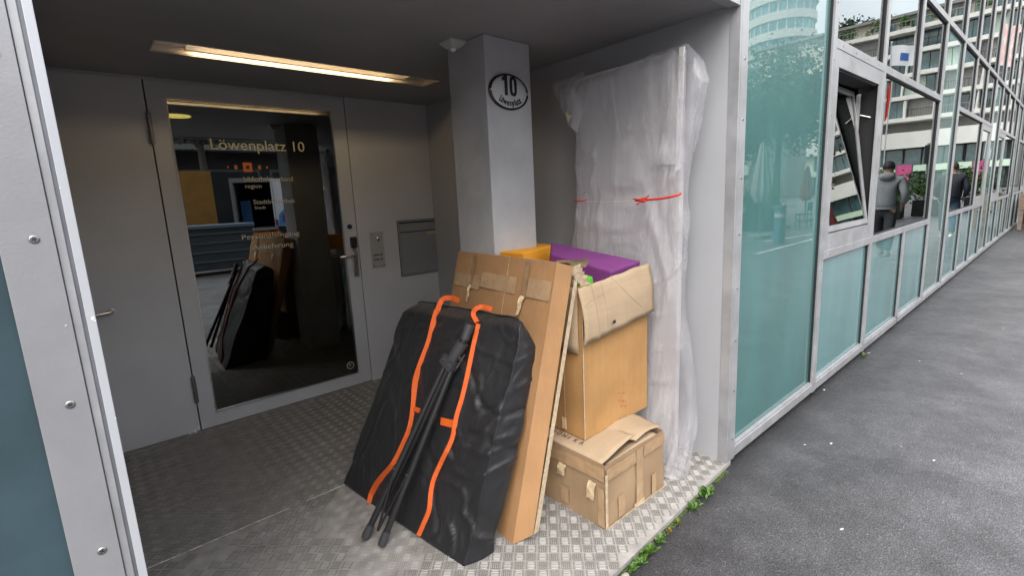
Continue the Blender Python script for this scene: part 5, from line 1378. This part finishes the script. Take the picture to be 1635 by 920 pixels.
# penthouse set back behind a planted terrace
bxp('penthouse_wall', M['cream'], AX+3.2, AX+12, -36, -3.9, 22.4, 24.6)
for k in range(11):
    y0 = -33+k*2.6; 
    if k in (1, 4): continue
    fwin(y0, y0+2.1, 22.7, 24.3, AX+3.2)
bxp('roof_slab', M['greyp'], AX+2.2, AX+13, -38, -3.9, 24.61, 25.0)
rail = MB()
for q_ in np.arange(-38, -4, 0.5): rail.box(AX-0.55, AX-0.5, float(q_), float(q_)+0.05, 22.2, 23.2)
rail.box(AX-0.57, AX-0.48, -38.5, -3.9, 23.2, 23.27); rail.build('railing', M['greyp'], ap)
for k, (y, r_) in enumerate(((-23.5, 1.3), (-19.4, 1.5), (-16.2, 1.2), (-12.5, 1.6), (-8.0, 1.1))):
    lb = ['pale shrub at the left end of the roof terrace', 'large shrub left of the middle of the roof terrace', 'small shrub in the middle of the roof terrace', 'widest green shrub on the roof terrace', 'shrub at the right end of the roof terrace'][k]
    t = thing('terrace_shrub', lb, 'shrub', (AX+0.8, y, 22.2), 'shrubs on the roof terrace'); boxo('pot', M['greyp'], AX+0.4, AX+1.2, y-0.5, y+0.5, 22.2, 22.8, t); leaves((AX+0.8, y, 23.4), (0.7, r_, 0.9), 420, 0.16, M['hedge'], 'foliage', t, seed=30+k, clumps=12)
# street level: glazed shops with a pale fascia, bright signs and pink posters
bxp('shop_recess', M['darkroom'], AX+1.0, AX+1.79, -30, -3.8, 0, 6.0)
for k in range(12):
    y0 = -29.5+k*2.1
    f = bxp('shop_window', M['alu_dark'], AX+0.9, AX+0.99, y0, y0+1.95, 3.6, 5.9); boxo('pane', M['bglass'], AX+0.84, AX+0.89, y0+0.08, y0+1.87, 3.7, 5.8, f)
    f = bxp('shop_window', M['alu_dark'], AX+0.9, AX+0.99, y0, y0+1.95, 0.1, 2.6); boxo('pane', M['bglass'] if k % 3 else M['curtain'], AX+0.84, AX+0.89, y0+0.08, y0+1.87, 0.2, 2.5, f)
M['shopsign'] = mat('pale_green_shop_sign', (0.62, 0.78, 0.6), rough=0.5)
bxp('shop_fascia', M['shopsign'], AX-0.3, AX+0.88, -29.6, -3.9, 2.7, 3.55)
M['pinkposter'] = mat('pink_poster', (0.72, 0.12, 0.32), rough=0.5, var=0.3, vscale=2)
for k, (x, y) in enumerate(((44.0, -5.9), (46.0, -2.3))):
    t = thing('poster_board', ['pink advertising poster board nearer the grey hoodie', 'pink advertising poster board behind the dark jacket'][k], 'poster', (x, y, 0))
    boxo('poster', M['pinkposter'], x, x+0.03, y-0.38, y+0.38, 1.3, 2.5, t); boxo('frame', M['alu_dark'], x+0.031, x+0.1, y-0.44, y+0.44, 1.2, 2.6, t)
    boxo('leg', M['alu_dark'], x+0.03, x+0.09, y-0.4, y-0.32, 0, 1.2, t); boxo('leg', M['alu_dark'], x+0.03, x+0.09, y+0.32, y+0.4, 0, 1.2, t)
# glazed round tower -----------------------------------------------------------
tw = thing('round_tower', 'round glazed tower with ring shaped sun shades mirrored in the teal pane', 'building', (99, -35.5, 0))
TX, TY, TR = 99.0, -35.4, 5.6
M['towerglass'] = mat('tower_blue_glass', (0.16, 0.34, 0.42), rough=0.08, spec=0.9, var=0.6, vscale=0.8)
MB().tube([(TX, TY, 0), (TX, TY, 34)], TR-0.5, 48).build('core', M['towerglass'], tw)
for z in range(3, 36, 3):
    if z % 6 == 3: MB().tube([(TX, TY, z-0.9), (TX, TY, z+0.4)], TR, 48).build('spandrel_ring', M['white'], tw)
    else: MB().tube([(TX, TY, z-0.9), (TX, TY, z+0.4)], TR-0.1, 48).build('spandrel_ring', M['white'], tw)
for z in (22.0, 22.6, 23.2): MB().tube([(TX, TY, z), (TX, TY, z+0.2)], TR+1.3, 48).build('sunshade_ring', M['greyp'], tw)
for k in range(24):
    a = 2*PI*k/24; x, y = TX+(TR-0.45)*math.cos(a), TY+(TR-0.45)*math.sin(a); boxo('fin', M['white'], x-0.08, x+0.08, y-0.08, y+0.08, 0.5, 34, tw)
# ochre house and rock behind on the right
hs = thing('ochre_house', 'ochre yellow house above the rock seen at the far end of the glass', 'building', (112, -3, 0))
M['ochre'] = mat('ochre_plaster', (0.62, 0.42, 0.14), rough=0.8, var=0.15, vscale=0.3)
boxo('wall', M['ochre'], 112, 124, -6, 4.0, 21, 34, hs)
boxo('plinth', M['greyp'], 111.5, 124.5, -6.2, 4.2, 18, 21, hs)
for z in (23, 27, 31):
    for y in (-5, -2.6, -0.2, 2.2):
        f = boxo('window', M['white'], 111.85, 111.99, y-0.6, y+0.6, z-0.2, z+1.6, hs); boxo('pane', M['bglass'], 111.78, 111.84, y-0.45, y+0.45, z, z+1.4, f)
rkm = mat('grey_rock', (0.24, 0.225, 0.20), rough=0.95, var=0.5, vscale=0.4, bump=1.0, bscale=0.6)
P = [[Vector((108+3.5*noise.noise(Vector((y*0.16, z*0.14, 1)))+z*0.12, y, z)) for y in np.linspace(-8, 4.4, 26)] for z in np.linspace(-1, 20, 36)]
struct(grid_mesh(P, smooth=False).build('rock_face', rkm))
P = [[Vector((190+x_, y, max(0, 34+8*noise.noise(Vector((y*0.02, x_*0.02, 0)))-(60-x_)*0.5))) for y in np.linspace(-220, 3, 40)] for x_ in np.linspace(0, 120, 14)]
struct(grid_mesh(P).build('hill', M['hedge']))
# low building behind the terrace furniture (left half of the mirrored square)
cf_ = thing('shop_pavilion', 'long low building with pale shop fronts behind the plane trees', 'building', (60, -30, 0))
boxo('wall', M['greyp'], 62, 80, -60, -24, 0, 9, cf_); boxo('fascia', M['shopsign'], 61.5, 61.99, -59, -24.2, 3.0, 4.2, cf_); boxo('eaves', M['white'], 61.0, 61.99, -60, -24, 8.2, 9.2, cf_)
for k in range(14):
    y0 = -58.5+k*2.4; f = boxo('shop_window', M['alu_dark'], 61.9, 61.99, y0, y0+2.2, 0.2, 2.8, cf_); boxo('pane', M['curtain'] if k % 3 == 1 else M['bglass'], 61.84, 61.89, y0+0.1, y0+2.1, 0.3, 2.7, f)
    f = boxo('upper_window', M['white'], 61.9, 61.99, y0, y0+2.2, 4.8, 7.6, cf_); boxo('pane', M['bglass'], 61.84, 61.89, y0+0.1, y0+2.1, 4.95, 7.45, f)

# flags ------------------------------------------------------------------------
def flag(x, y, h, L, Hh, m, label, emblem=None):
    t = thing('flagpole', label, 'flag', (x, y, 0))
    MB().tube([(x, y, 0), (x, y, h)], [0.07, 0.04], 10).ellip((x, y, h+0.08), (0.09, 0.09, 0.09)).build('pole', M['enamel'], t)
    P = [[Vector((x+0.10*math.sin(j*0.8+i*0.25)*j/12, y-0.05+L*j/12, h-0.2-Hh*i/8-0.03*j+0.05*math.sin(j*0.6))) for j in range(13)] for i in range(9)]
    f = grid_mesh(P).build('cloth', m, t)
    if emblem:
        P2 = [[P[i][j]-Vector((0.02, 0, 0)) for j in range(4, 8)] for i in range(3, 7)]; grid_mesh(P2).build('emblem', emblem, f)
flag(51.0, -8.9, 12.3, 2.1, 1.5, mat('white_flag_cloth', (0.75, 0.75, 0.77), rough=0.8), 'white flag with a blue emblem on a pole before the apartment block', mat('blue_emblem', (0.05, 0.13, 0.42), rough=0.8))
flag(50.0, -8.3, 9.3, -0.22, 2.6, mat('red_flag_cloth', (0.62, 0.06, 0.05), rough=0.8), 'furled red flag hanging beside the white one')
flag(60.0, -3.2, 14.0, 0.9, 3.2, mat('red_white_flag_cloth', (0.7, 0.25, 0.22), rough=0.8, var=0.8, vscale=1.5, c2=(0.75, 0.75, 0.74)), 'red and white hanging flag near the rock face')

# bollard, parasols, café furniture, shrubs --------------------------------------
t = thing('bollard', 'blue grey cylindrical bollard with a white band on the square', 'bollard', (13.5, -2.73, 0))
bl_ = mat('blue_grey_paint', (0.07, 0.15, 0.2), rough=0.5, var=0.3, vscale=8)
MB().tube([(13.5,-2.73,0),(13.5,-2.73,0.66)], 0.13, 20).build('post', bl_, t)
MB().tube([(13.5,-2.73,0.661),(13.5,-2.73,0.76)], 0.132, 20).build('white_band', M['enamel'], t)
MB().tube([(13.5,-2.73,0.761),(13.5,-2.73,0.87)], 0.13, 20).tube([(13.5,-2.73,0.871),(13.5,-2.73,0.89)], 0.10, 20).tube([(13.5,-2.73,0.891),(13.5,-2.73,0.95)], 0.14, 20).build('cap', bl_, t)
def parasol(x, y, h, r_, m, label, group=None):
    t = thing('closed_parasol', label, 'parasol', (x, y, 0), group)
    MB().tube([(x,y,0),(x,y,h)], 0.03, 8).build('pole', M['alu_dark'], t)
    rows_ = []
    for i in range(14):
        v = i/13; z = 1.0*h/2.7+ (h-0.05-1.0*h/2.7)*v; rr_ = r_*(1.15-v)**0.8*(0.5+0.5*min(1, v*6))
        rows_.append([Vector((x+rr_*(1+0.25*math.sin(8*a))*math.cos(a), y+rr_*(1+0.25*math.sin(8*a))*math.sin(a), z)) for a in np.linspace(0, 2*PI, 33)[:-1]])
    grid_mesh(rows_, closed=True).build('canopy', m, t)
    MB().tube([(x,y,0),(x,y,0.08)], 0.3, 16).build('base', M['greyp'], t)
parasol(14.9, -3.78, 2.72, 0.24, mat('white_canvas', (0.36, 0.38, 0.37), rough=0.8), 'tall closed white parasol standing on the square')
rc = mat('dusty_red_canvas', (0.42, 0.13, 0.12), rough=0.8)
parasol(22.6, -5.1, 2.2, 0.22, rc, 'closed red parasol, the left one of two', 'closed red parasols'); parasol(23.4, -4.5, 2.25, 0.22, rc, 'closed red parasol, the right one of two', 'closed red parasols')
def cafe_table(x, y, label, lab2):
    t = thing('cafe_table', label, 'table', (x, y, 0), 'cafe tables on the square')
    MB().tube([(x,y,0.72),(x,y,0.745)], 0.36, 20).build('table_top', M['greyp'], t); MB().tube([(x,y,0.02),(x,y,0.72)], 0.03, 8).build('leg', M['gasket'], t); MB().tube([(x,y,0),(x,y,0.02)], 0.22, 16).build('base', M['gasket'], t)
    for s_, lb in ((-1, lab2+', left of it'), (1, lab2+', right of it')):
        c = thing('cafe_chair', lb, 'chair', (x, y+0.62*s_, 0), 'cafe chairs on the square'); yy = y+0.62*s_
        boxo('seat', M['gasket'], x-0.2, x+0.2, yy-0.2, yy+0.2, 0.43, 0.46, c); boxo('backrest', M['gasket'], x-0.2, x+0.2, yy+s_*0.19-0.012, yy+s_*0.19+0.012, 0.56, 0.86, c)
        for (dx, dy) in ((-.18,-.18),(.18,-.18),(.18,.18),(-.18,.18)): MB().tube([(x+dx,yy+dy,0),(x+dx,yy+dy,0.86 if dy*s_ > 0 else 0.43)], 0.014, 6).build('leg', M['gasket'], c)
cafe_table(19.0, -4.6, 'round café table nearest the bollard', 'black café chair at the table nearest the bollard')
cafe_table(21.5, -3.3, 'round café table beside the red parasols', 'black café chair at the table beside the red parasols')
cafe_table(17.2, -1.9, 'round café table seen right of the grey hoodie', 'black café chair at the table right of the grey hoodie')
for k, (x, y, r_, h) in enumerate(((17.6, -4.9, 0.7, 1.0), (24.0, -2.6, 0.9, 1.3), (26, -1.7, 0.9, 1.2), (28.0, -0.4, 0.9, 1.3), (20.0, -5.8, 0.6, 0.9))):
    lb = ['round dark shrub with pink flowers behind the bollard', 'bushy green planter shrub between the two walkers', 'bushy green planter shrub further along the café terrace', 'green planter shrub at the far right of the terrace', 'small shrub behind the café chairs'][k]
    t = thing('planter_shrub', lb, 'shrub', (x, y, 0), 'planter shrubs on the square'); boxo('planter', M['gasket'], x-0.45, x+0.45, y-0.45, y+0.45, 0, 0.62, t); leaves((x, y, 0.62+h*0.4), (r_*0.8, r_, h*0.5), 1500, 0.06, M['hedge'], 'foliage', t, seed=50+k, clumps=20)
# traffic lights
for k, (x, y) in enumerate(((36, -3.4), (38, -1.5))):
    t = thing('traffic_light', ['black traffic light nearer the pink poster', 'black traffic light behind the dark jacket'][k], 'traffic light', (x, y, 0), 'traffic lights')
    MB().tube([(x,y,0),(x,y,3.4)], 0.06, 10).build('pole', M['greyp'], t); boxo('housing', M['black'], x-0.14, x+0.06, y-0.15, y+0.15, 2.3, 3.3, t)
    for q_ in range(3): MB().tube([(x-0.141,y,2.47+0.32*q_),(x-0.19,y,2.47+0.32*q_)], 0.11, 14).build('lamp', M['gasket'], t)
# painted lines on the square
M['paint'] = mat('white_road_paint', (0.55, 0.55, 0.53), rough=0.7, var=0.3, vscale=6)
for (a, b) in (((11.2, -2.35), (18.5, -2.45)), ((13.9, -3.25), (22, -2.1))):
    a = Vector((*a, -0.016)); b = Vector((*b, -0.016)); s_ = (b-a).normalized().cross(Vector((0, 0, 1)))*0.06
    struct(MB().quad(a-s_, b-s_, b+s_, a+s_).build('road_marking', M['paint']))
struct(MB().box(10, 60, -3.9, -3.85, -0.02, -0.013).build('kerb_joint', M['greyp']))

# ------------------------------------------------------------------ what the door glass mirrors, across the lane
cb = thing('opposite_building', 'dark building with deep shaded ground floor across the lane', 'building', (2, -16, 0))
M['darkwall'] = mat('dark_brown_wall', (0.055, 0.05, 0.046), rough=0.8, var=0.4, vscale=0.6)
boxo('wall', M['darkwall'], -24, 30, -24, -16, 0, 5.2, cb)
boxo('balcony_band', M['greyp'], -24, 30, -15.999, -15.3, 3.9, 4.1, cb)
for k in range(16):
    x = -22+k*3.2
    f = boxo('shop_window', M['alu_dark'], x, x+2.8, -16.0, -15.95, 0.4, 3.2, cb); boxo('pane', M['darkroom'], x+0.1, x+2.7, -15.94, -15.90, 0.5, 3.1, f)
tree(3.6, -12.2, 6, (2.6, 1.6, 1.1), 5.0, 5000, 0.09, 'street tree with light showing through its leaves across the lane', seed=21)
o = thing('advertising_column', 'ochre yellow square post mirrored at the left of the door glass', 'post', (2.6, -8.1, 0))
boxo('shaft', mat('ochre_post', (0.42, 0.21, 0.05), rough=0.5, var=0.15, vscale=3), 2.22, 2.98, -8.4, -7.9, 0.08, 2.55, o); boxo('base', M['greyp'], 2.15, 3.05, -8.5, -7.8, -0.02, 0.08, o)
cn = thing('waste_container', 'dark grey ribbed waste container mirrored at the left of the door glass', 'container', (2.4, -6.3, 0))
gm_ = mat('dark_grey_container', (0.10, 0.115, 0.13), rough=0.35)
boxo('tub', gm_, 1.6, 3.35, -6.9, -6.05, 0.1, 1.08, cn, 0.02); boxo('lid', mat('grey_blue_lid', (0.25, 0.31, 0.38), rough=0.25), 1.55, 3.4, -6.95, -6.0, 1.085, 1.17, cn, 0.02)
for z in (0.3, 0.52, 0.74, 0.95): boxo('rib', M['greyp'], 1.62, 3.33, -6.05, -6.02, z, z+0.02, cn)
for x in (1.75, 3.2): MB().tube([(x-0.04,-6.2,0.06),(x+0.04,-6.2,0.06)], 0.08, 12).build('wheel', M['gasket'], cn); MB().tube([(x-0.04,-6.75,0.06),(x+0.04,-6.75,0.06)], 0.08, 12).build('wheel', M['gasket'], cn)
van = thing('delivery_truck', 'grey box truck with open rear and a white, blue and purple printed door', 'truck', (3.95, -10.25, 0))
wm = mat('grey_truck_paint', (0.22, 0.23, 0.25), rough=0.35); wd_m = mat('white_truck_door_paint', (0.85, 0.86, 0.9), rough=0.3)
boxo('side_wall', wm, 3.95, 4.02, -15, -10.3, 0.9, 2.42, van); boxo('side_wall', wm, 5.05, 5.12, -15, -10.3, 0.9, 2.42, van); boxo('roof', wm, 3.95, 5.12, -15, -10.3, 2.421, 2.5, van)
boxo('load_floor', M['greyp'], 3.95, 5.12, -15, -10.2, 0.82, 0.899, van); boxo('cargo', M['darkroom'], 4.03, 5.04, -13, -12.9, 0.9, 2.42, van)
boxo('rear_frame', wm, 3.9, 5.2, -10.3, -10.25, 2.36, 2.5, van); boxo('rear_frame', wm, 3.9, 3.99, -10.3, -10.25, 0.9, 2.359, van)
boxo('cargo', mat('blue_cargo', (0.03, 0.12, 0.3), rough=0.6), 4.1, 4.4, -11.2, -10.8, 0.9, 1.8, van)
dr = boxo('rear_door', wd_m, 5.06, 5.52, -10.20, -10.14, 0.93, 2.44, van)
cy1 = mat('cyan_print', (0.05, 0.36, 0.62), rough=0.4); pk = mat('purple_print', (0.30, 0.03, 0.28), rough=0.4)
MB().hexa([(5.18,-10.14,0.94),(5.51,-10.14,0.94),(5.51,-10.142,0.94),(5.18,-10.142,0.94),(5.2,-10.135,1.30),(5.51,-10.135,1.62),(5.51,-10.139,1.62),(5.2,-10.139,1.30)]).build('printed_wave', cy1, dr)
MB().box(5.30, 5.46, -10.133, -10.129, 1.05, 1.30).box(5.07, 5.17, -10.133, -10.129, 0.95, 1.15).build('printed_block', pk, dr)
MB().box(5.10, 5.115, -10.139, -10.12, 1.0, 2.4).box(5.46, 5.475, -10.139, -10.12, 1.0, 2.4).build('door_bar', M['greyp'], dr)
for x in (4.05, 4.95):
    MB().tube([(x-0.1,-11.3,0.42),(x+0.1,-11.3,0.42)], 0.42, 20).build('wheel', M['gasket'], van); MB().tube([(x-0.1,-14.3,0.42),(x+0.1,-14.3,0.42)], 0.42, 20).build('wheel', M['gasket'], van)
boxo('cab', wm, 3.95, 5.12, -17-0.0+0.95, -15.05, 0.5, 2.3, van, 0.08) if False else boxo('cab', wm, 4.0, 5.08, -15.85, -15.05, 0.5, 2.2, van, 0.06)
boxo('bumper', mat('orange_bumper', (0.6, 0.2, 0.03), rough=0.5), 4.0, 5.2, -10.25, -10.15, 0.66, 0.76, van)

van.rotation_euler = (0, 0, R(17))

# ------------------------------------------------------------------ walkers mirrored in the glass
def skin_mesh(chains, name, m, par, sub=2, root=0):
    """chains: list of polylines [(x,y,z,r)...]; equal points are shared"""
    vs_, es, rs, key = [], [], [], {}
    def vid(p):
        k = (round(p[0], 4), round(p[1], 4), round(p[2], 4))
        if k not in key: key[k] = len(vs_); vs_.append(p[:3]); rs.append(p[3])
        return key[k]
    for ch_ in chains:
        ids = [vid(p) for p in ch_]
        es += list(zip(ids, ids[1:]))
    me = bpy.data.meshes.new('sk'); me.from_pydata(vs_, es, []); ob = bpy.data.objects.new('sk', me); col.objects.link(ob)
    md = ob.modifiers.new('s', 'SKIN'); md.use_smooth_shade = True
    for i, v in enumerate(me.skin_vertices[0].data):
        r_ = rs[i]; v.radius = r_ if isinstance(r_, tuple) else (r_, r_)
    me.skin_vertices[0].data[root].use_root = True
    sd_ = ob.modifiers.new('u', 'SUBSURF'); sd_.levels = sub; sd_.render_levels = sub
    dg = bpy.context.evaluated_depsgraph_get(); nm = bpy.data.meshes.new_from_object(ob.evaluated_get(dg)); bpy.data.objects.remove(ob)
    nm.materials.clear(); nm.materials.append(m); o = bpy.data.objects.new(name, nm); reg(o, par); return o
M['skin'] = mat('skin', (0.50, 0.30, 0.21), rough=0.55)
def person(x, y, H, label, top, trousers, hairm, shoes, hood=False, step=0.28, bulk=1.0):
    """walks towards +X; origin between the feet"""
    t = thing('person', label, 'person', (x, y, 0)); s = H/1.75
    def P(a, b, c, r_): return (x+a*s, y+b*s, c*s, tuple(q*s for q in r_) if isinstance(r_, tuple) else r_*s)
    pel = P(0, 0, 0.95, 0.105); ch_ = P(0.01, 0, 1.25, 0.11); sh = P(0.0, 0, 1.40, 0.085); nk = P(0.02, 0, 1.50, 0.055); hd = P(0.035, 0, 1.60, 0.085); ht = P(0.03, 0, 1.70, 0.075)
    def leg(sd, fwd, g=0.0, a0=0.0):
        return [pel, P(0.0, sd*0.095, 0.88, 0.095+g), P(fwd*0.45, sd*0.10, 0.50, 0.062+g), P(fwd*0.9, sd*0.10, 0.12+a0, 0.045+g)]
    def arm(sd, g=0.0):
        return [sh, P(0.0, sd*0.19, 1.40, 0.06+g), P(-0.06, sd*0.27, 1.14, 0.047+g), P(0.09, sd*0.22, 0.95, 0.038+g)]
    body = [[pel, ch_, sh, nk, hd, ht]]
    for sd, fwd in ((-1, step), (1, -step)):
        l = leg(sd, fwd, 0, 0.04 if fwd < 0 else 0); body.append(l+[P(fwd*0.9+0.07, sd*0.10, 0.05, 0.04), P(fwd*0.9+0.15, sd*0.10, 0.035, 0.03)])
        a = arm(sd); hx, hy, hz_ = 0.12, sd*0.205, 0.90
        body.append(a+[P(hx, hy, hz_, 0.034)])
        for f_ in range(4): body.append([P(hx, hy, hz_, 0.034), P(hx+0.018-0.012*f_+0.01, hy+sd*0.004, hz_-0.045, 0.011), P(hx+0.022-0.014*f_+0.01, hy-sd*0.012, hz_-0.085+0.006*abs(f_-1), 0.008)])
        body.append([P(hx, hy, hz_, 0.034), P(hx+0.045, hy-sd*0.012, hz_-0.02, 0.010), P(hx+0.058, hy-sd*0.014, hz_-0.05, 0.009)])
    bo = skin_mesh(body, 'body', M['skin'], t)
    # face
    fm = MB(); hx = x+0.035*s
    fm.ellip((hx+0.098*s, y, 1.605*s), (0.018*s, 0.014*s, 0.022*s), 8, 6); fm.build('nose', M['skin'], bo)
    for sd in (-1, 1): MB().ellip((hx+0.0, y+sd*0.085*s, 1.61*s), (0.022*s, 0.012*s, 0.032*s), 8, 6).build('ear', M['skin'], bo); MB().ellip((hx+0.082*s, y+sd*0.03*s, 1.635*s), (0.008*s, 0.012*s, 0.007*s), 8, 6).build('eye', M['black'], bo)
    MB().ellip((hx+0.086*s, y, 1.56*s), (0.006*s, 0.024*s, 0.006*s), 8, 6).build('mouth', mat('lips', (0.4, 0.15, 0.12)), bo)
    # hair cap, cut above the brow
    rows_ = []
    for i in range(9):
        th = PI*0.62*i/8
        rows_.append([Vector((hx-0.008*s+0.105*s*math.sin(th)*math.cos(a)*(1 if math.cos(a) < 0 or i < 5 else 0.8), y+0.094*s*math.sin(th)*math.sin(a), 1.645*s+0.105*s*math.cos(th)+(0.03*s if math.cos(a) > 0.2 and i > 5 else 0))) for a in np.linspace(0, 2*PI, 21)[:-1]])
    for r_ in rows_:
        for p in r_: p += Vector((1, 1, 1))*0.004*noise.noise(p*40)
    grid_mesh(rows_, closed=True).build('hair', hairm, t)
    jk = [[P(0, 0, 0.90, 0.165*bulk), P(0.0, 0, 0.97, 0.17*bulk), P(0.01, 0, 1.25, 0.18*bulk), P(0.0, 0, 1.40, 0.14), P(0.015, 0, 1.485, 0.075)]]
    for sd in (-1, 1):
        jk.append([P(0.0, 0, 1.40, 0.14), P(0.0, sd*0.20, 1.40, 0.078), P(-0.06, sd*0.285, 1.14, 0.066), P(0.08, sd*0.235, 0.96, 0.052)])
    j = skin_mesh(jk, 'jacket', top, t)
    if hood:
        MB().ellip((x-0.10*s, y, 1.47*s), (0.085*s, 0.13*s, 0.075*s), 14, 10).build('hood', top, j)
    MB().tube([(x, y, 0.885*s), (x, y, 0.93*s)], 0.165*s*bulk, 16).build('hem', top, j)
    tr = [[P(0, 0, 0.98, 0.135), P(0, 0, 0.90, 0.14)]]
    for sd, fwd in ((-1, step), (1, -step)):
        tr.append([P(0, 0, 0.90, 0.14), P(0.0, sd*0.10, 0.82, 0.11), P(fwd*0.45, sd*0.10, 0.50, 0.08), P(fwd*0.9, sd*0.10, 0.13, 0.065)])
        zz = 0.05 if fwd > 0 else 0.07
        MB().ellip((x+(fwd*0.9+0.05)*s, y+sd*0.10*s, zz*s), (0.14*s, 0.05*s, 0.05*s), 14, 8).build('shoe', shoes, t)
    skin_mesh(tr, 'trousers', trousers, t)
person(11.45, -0.13, 1.80, 'man in a grey hooded sweatshirt and dark trousers walking away along the glass', mat('grey_sweatshirt', (0.30, 0.31, 0.33), rough=0.85, var=0.15, vscale=12, bump=0.4, bscale=14), mat('black_trousers', (0.03, 0.03, 0.035), rough=0.8), mat('black_hair', (0.012, 0.011, 0.011), rough=0.6), mat('brown_shoes', (0.14, 0.10, 0.07), rough=0.6), hood=True)
person(15.75, 0.22, 1.80, 'man in a dark navy jacket and blue trousers walking ahead of the grey hoodie', mat('navy_jacket', (0.025, 0.028, 0.042), rough=0.7, bump=0.4, bscale=14), mat('blue_trousers', (0.06, 0.10, 0.15), rough=0.85), mat('brown_hair', (0.08, 0.055, 0.04), rough=0.6), mat('white_shoes', (0.7, 0.7, 0.7), rough=0.5), step=0.16, bulk=1.2)
